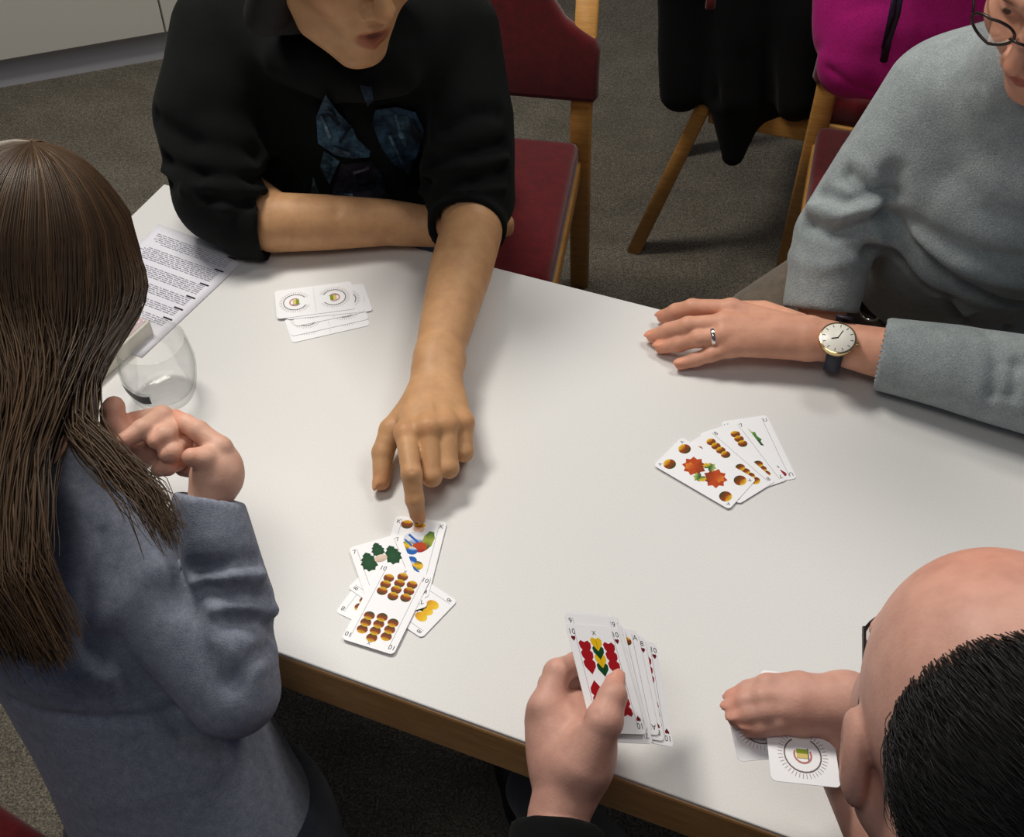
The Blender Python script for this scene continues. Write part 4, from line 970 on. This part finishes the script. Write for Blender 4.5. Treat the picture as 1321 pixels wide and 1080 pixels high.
card('face-down card sticking out left under the dealing fingers', frame_mat(P(1020, 934, .860), P(960, 939, .860)-P(1020, 934, .860), n_), pr_back, 'cards in the dealing hand')

# ------------------------------------------------------------------ child with long hair
PG = thing('person', 'child with long brown hair in a blue grey top, hands clasped', 'person', (-.42, .56, 0))
fw = V((.45, .89, 0)); rt_ = V((.89, -.45, 0))
sm = P(28, 612, .915); Rs = P(132, 700, .882); Ls = sm-rt_*.100; Re = P(300, 892, .785); Rw = P(268, 650, .915); Lw = P(148, 600, .925); Le = P(60, 640, .80)+V((-.02, .05, 0)); hip = P(262, 1075, .54); chest = sm*.72+hip*.28
HR = frame((.30, .85, -.44), (.20, .30, 1)); hc = PD(46, 348, 1.09); hs = .87
F = Field(); L = head(F, hc, HR, hs)
nb = sm+V((.0, .0, .01)); F.cone(L(0, -.03, -.06), nb, .045, .048, .03)
hd = F.mesh(.0028)
F = Field()
F.chain([Re, P(300, 775, .845), P(278, 690, .895), Rw, P(276, 622, .928)], [.024, .022, .020, .0190, .021], .015)
F.ell(P(283, 604, .935), (.021, .026, .020), frame((-.3, .8, .3), (0, 0, 1)), .015)
finger(F, [P(290, 598, .938), P(284, 578, .952), P(256, 556, .958), P(240, 547, .957), P(226, 538, .954)], [.0125, .0105, .0092, .0086, .0074], .006)
finger(F, [P(282, 612, .936), P(264, 592, .956), P(247, 590, .962)], [.0145, .0105, .0085], .008)
for i, (a_, b_, c_) in enumerate((((286, 600, .925), (262, 575, .935), (240, 572, .93)), ((284, 608, .918), (258, 590, .925), (236, 588, .922)), ((280, 616, .912), (256, 606, .916), (236, 604, .914)))):
    finger(F, [P(*a_), P(*b_), P(*c_)], [.0105, .0090, .0078], .005)
F.paint(P(226, 538, .954), (.03,)*3, (1.05, .80, .76), .9)
g1 = F.mesh(.0018)
F = Field()
F.chain([Le, P(120, 620, .905), Lw, P(160, 585, .932)], [.032, .026, .0205, .021], .015)
F.ell(P(178, 568, .935), (.030, .025, .018), frame((.5, .8, .2), (0, 0, 1)), .015)
finger(F, [P(162, 572, .945), P(147, 548, .955), P(145, 532, .962), P(147, 525, .964)], [.0140, .0115, .0105, .0100], .008)
for pts, r_ in (([(176, 546, .945), (209, 538, .958), (184, 554, .968), (161, 568, .968)], .0100), ([(186, 552, .938), (227, 550, .950), (212, 562, .962), (200, 569, .962)], .0100), ([(190, 565, .930), (234, 574, .940), (222, 583, .952), (214, 586, .952)], .0096), ([(192, 580, .922), (230, 594, .928), (216, 602, .936), (204, 606, .936)], .0088)):
    finger(F, [P(*p) for p in pts], [r_*1.12, r_*1.02, r_*.9, r_*.76], .005)
F.paint(P(160, 555, .95), (.03,)*3, (1.04, .84, .80), .9)
g2 = F.mesh(.0018)
F = Field(); F.chain([hip, chest], [.09, .09], .05, (fw, 1.3)); F.cone(Rs, Ls, .036, .036, .04); F.chain([Rs, Re], [.034, .032], .03); F.chain([Ls, Le], [.034, .032], .03); F.cone(chest, nb, .06, .045, .04)
core = F.mesh(.009); b = joinm(hd, g1, g2, core); obj('body', b[:2], 'skin_child', PG, world=True, col=b[2])
GF = Field(); fb = (fw, 1.22)
GF.chain([hip+V((.01, 0, -.20)), hip+V((0, 0, -.02)), hip*.6+chest*.4, chest], [.165, .142, .126, .122], .05, fb)
GF.cone(Rs+rt_*-.02, Ls+rt_*.02, .050, .050, .04); GF.cone(chest, nb, .10, .055, .04)
GF.chain([Rs, (Rs+Re)/2+V((-.004, .0, .0)), Re], [.051, .046, .043], .018)
GF.chain([Re, P(300, 775, .845), P(278, 690, .895), Rw, P(273, 615, .932)], [.042, .037, .033, .0310, .030], .004)
GF.chain([Ls, Le, Lw], [.048, .042, .030], .022)
GF.cut(P(268, 642, .920), P(275, 605, .935)-P(264, 665, .908), .05); GF.cone(P(267, 662, .910), P(273, 605, .935), .0235, .0235, .002, sub=True); GF.cone(Lw, P(165, 580, .935), .025, .025, .003, sub=True)
GF.cone(nb+V((0, 0, .02)), L(0, -.02, -.07), .05, .055, .008, sub=True)
gy = lambda x, y, D: PD(x, y, D)
for pts, a_, w_, D in ((((250, 735), (285, 730), (328, 722)), -.008, .006, .96), (((265, 760), (310, 765), (342, 772)), -.008, .007, .96), (((300, 800), (335, 800), (356, 815)), -.008, .008, .96), (((255, 750), (295, 742), (335, 742)), .006, .006, .96), (((280, 785), (320, 782), (350, 790)), .006, .007, .96),
                       (((128, 690), (110, 750), (114, 820), (135, 850)), -.008, .007, .93), (((140, 820), (190, 880), (240, 945), (290, 962)), -.010, .010, .95), (((20, 900), (90, 922), (160, 926), (235, 922)), -.005, .005, .99), (((135, 800), (160, 770), (200, 740)), .007, .014, .93), (((300, 880), (320, 850), (345, 835)), -.006, .008, .95), (((250, 800), (290, 830), (320, 860)), .006, .014, .93), (((60, 870), (110, 855), (140, 860)), .008, .02, .97), (((200, 760), (250, 800)), -.004, .012, .93)):
    GF.crease(pts, a_*1.15, w_*1.2)
m_ = GF.mesh(.0038, noise=[(.0022, 38, 41)]); obj('top', m_[:2], 'blue_jersey', PG, world=True)
F = Field(); legs_mesh(F, hip, rt_*.75, [hip-rt_*.07+fw*.02+V((0, 0, -.25)), hip+rt_*.07+fw*.02+V((0, 0, -.25))], [hip-rt_*.07+V((0, 0, -.45)), hip+rt_*.07+V((0, 0, -.45))], (.078, .06, .042)); F.ell(hip+V((0, 0, -.01)), (.14, .13, .085), None, .04)
m_ = F.mesh(.009); obj('leggings', m_[:2], 'denim', PG, world=True)
for s_ in (-.07, .07): a_ = hip+rt_*s_; shoe(PG, (a_.x, a_.y, 0), fw)
# long hair: strands from the parting over the head, then falling along the guides
rs_ = np.random.RandomState(8); nS = 8000; m1, m2 = 12, 14
ph = rs_.uniform(-math.pi, math.pi, nS)
ph = np.where(np.abs(np.angle(np.exp(1j*(ph-math.pi/2)))) < .38, ph+rs_.choice([-1, 1], nS)*.6, ph)
th = np.radians(np.linspace(4, 1, nS))[:, None]*0+np.radians(np.linspace(.6, 104, m1))[None]
rx, ry, rz = [q*(1+.05*rs_.rand(nS))[:, None] for q in (.087*hs*1.03, .109*hs*1.03, .107*hs*1.03)]
lc = np.stack([rx*np.sin(th)*np.cos(ph)[:, None], -.018+ry*np.sin(th)*np.sin(ph)[:, None], .022+rz*np.cos(th)], -1)
HRn = np.array(HR, dtype=np.float64); H1 = lc@HRn.T+np.array(tuple(hc))
guides = [[(108, 474, 1.03), (100, 545, 1.0), (150, 590, .985), (205, 635, .965), (236, 692, .95)], [(76, 500, 1.0), (40, 570, .985), (26, 650, .955), (24, 740, .93), (86, 856, .935)], [(36, 500, .99), (4, 580, .975), (-10, 660, .95), (-10, 760, .93), (34, 850, .935)], [(0, 500, .99), (-36, 600, .97), (-44, 690, .95), (-36, 770, .94), (-14, 835, .94)], [(-60, 480, 1.0), (-80, 600, .98), (-85, 700, .96), (-70, 770, .95), (-60, 830, .95)]]
GP = np.array([[tuple(PD(*p)) for p in g] for g in guides])
# azimuth picks the guide: front right -> first, round the back to the left side
a0 = (np.angle(np.exp(1j*(ph-math.radians(30))))); u = np.clip(-a0/math.radians(200), -1, 1); u = np.where(u < 0, np.where(a0 > 0, 1.0, 0), u)
gi = np.clip(u*4+rs_.normal(size=nS)*.28, 0, 3.999)
gi = np.where(u < .12, np.where(rs_.rand(nS) < .35, .12*rs_.rand(nS), .9+.5*rs_.rand(nS)), gi)
gi = np.where((gi > .25) & (gi < .85), gi+.6, gi); lo_ = gi.astype(int).clip(0, 3); fr = (gi-lo_)[:, None, None]; G = GP[lo_]*(1-fr)+GP[lo_+1]*fr
ends = (.62+.38*rs_.rand(nS)**.6)
tq = np.linspace(0, 1, m2)[None]*ends[:, None]*4
i0 = np.clip(tq.astype(int), 0, 3); f_ = tq-i0; s_ = f_*f_*(3-2*f_)*.4+f_*.6; ar = np.arange(nS)[:, None]
H2 = G[ar, i0]*(1-s_)[..., None]+G[ar, i0+1]*s_[..., None]
jit = rs_.normal(size=(nS, 1, 3))*np.where(gi < .25, .006, .009)[:, None, None]*np.linspace(1, .7, m2)[None, :, None]; H2 = H2+jit+.003*np.sin(np.linspace(0, 9, m2)[None, :, None]+rs_.rand(nS)[:, None, None]*6.3)
fall = H1[:, -1:]+(H2[:, :1]-H1[:, -1:])*np.linspace(.25, .75, 4)[None, :, None]; fall += (1-np.abs(np.linspace(-1, 1, 4)))[None, :, None]*.004
PT = np.concatenate([H1, fall, H2], 1)
for it in range(14): PT[:, 1:-1] = np.where(((np.arange(1, PT.shape[1]-1) > 7) & (np.arange(1, PT.shape[1]-1) < 20+6*(it < 3)))[None, :, None], .25*PT[:, :-2]+.5*PT[:, 1:-1]+.25*PT[:, 2:], PT[:, 1:-1])
bw = np.exp(-(np.angle(np.exp(1j*(ph-math.radians(48))))/.75)**2); pr_ = np.exp(-((np.arange(PT.shape[1])-11.5)/3.6)**2)
PT = PT+bw[:, None, None]*pr_[None, :, None]*np.array([.034, .012, -.008])
flat_ = PT[:, m1:].reshape(-1, 3).astype(np.float32); dd = feval(GF, flat_); need = .005+.006*np.repeat(rs_.rand(nS), PT.shape[1]-m1); near = dd < need
gr = fgrad(GF, flat_[near]); flat_[near] += gr*(need[near]-dd[near])[:, None]; PT[:, m1:] = flat_.reshape(nS, -1, 3)
rad = (.00078*np.concatenate([np.linspace(.8, 1, 8), np.ones(PT.shape[1]-14), np.linspace(1, .35, 6)]))[None]*(.75+.6*rs_.rand(nS))[:, None]
v, q = strands(PT, rad.astype(np.float32)); lock = .5+.5*np.sin(ph*17+2*np.sin(ph*5)); cc = np.repeat(np.clip(.25+.45*lock*rs_.rand(nS)+.2*rs_.rand(nS), 0, 1), PT.shape[1]*3)[:, None]*np.ones((1, 3))
ho_ = obj('hair', (v, q), 'hair_brown', PG, world=True, col=cc)
F = Field(); F.ell(L(0, -.018, .022), (.084*hs, .106*hs, .104*hs), HR, .02); F.ell(L(0, .09, -.03), (.06, .06, .09), HR, .012, True)
F.chain([L(.01, -.05, -.03), PD(45, 500, 1.07), PD(20, 580, 1.04), PD(0, 660, 1.0)], [.06, .045, .03, .025], .03)
m_ = F.mesh(.005); obj('hair_base', m_[:2], 'hair_brown', ho_, world=True, col=np.full((len(m_[0]), 3), .15))
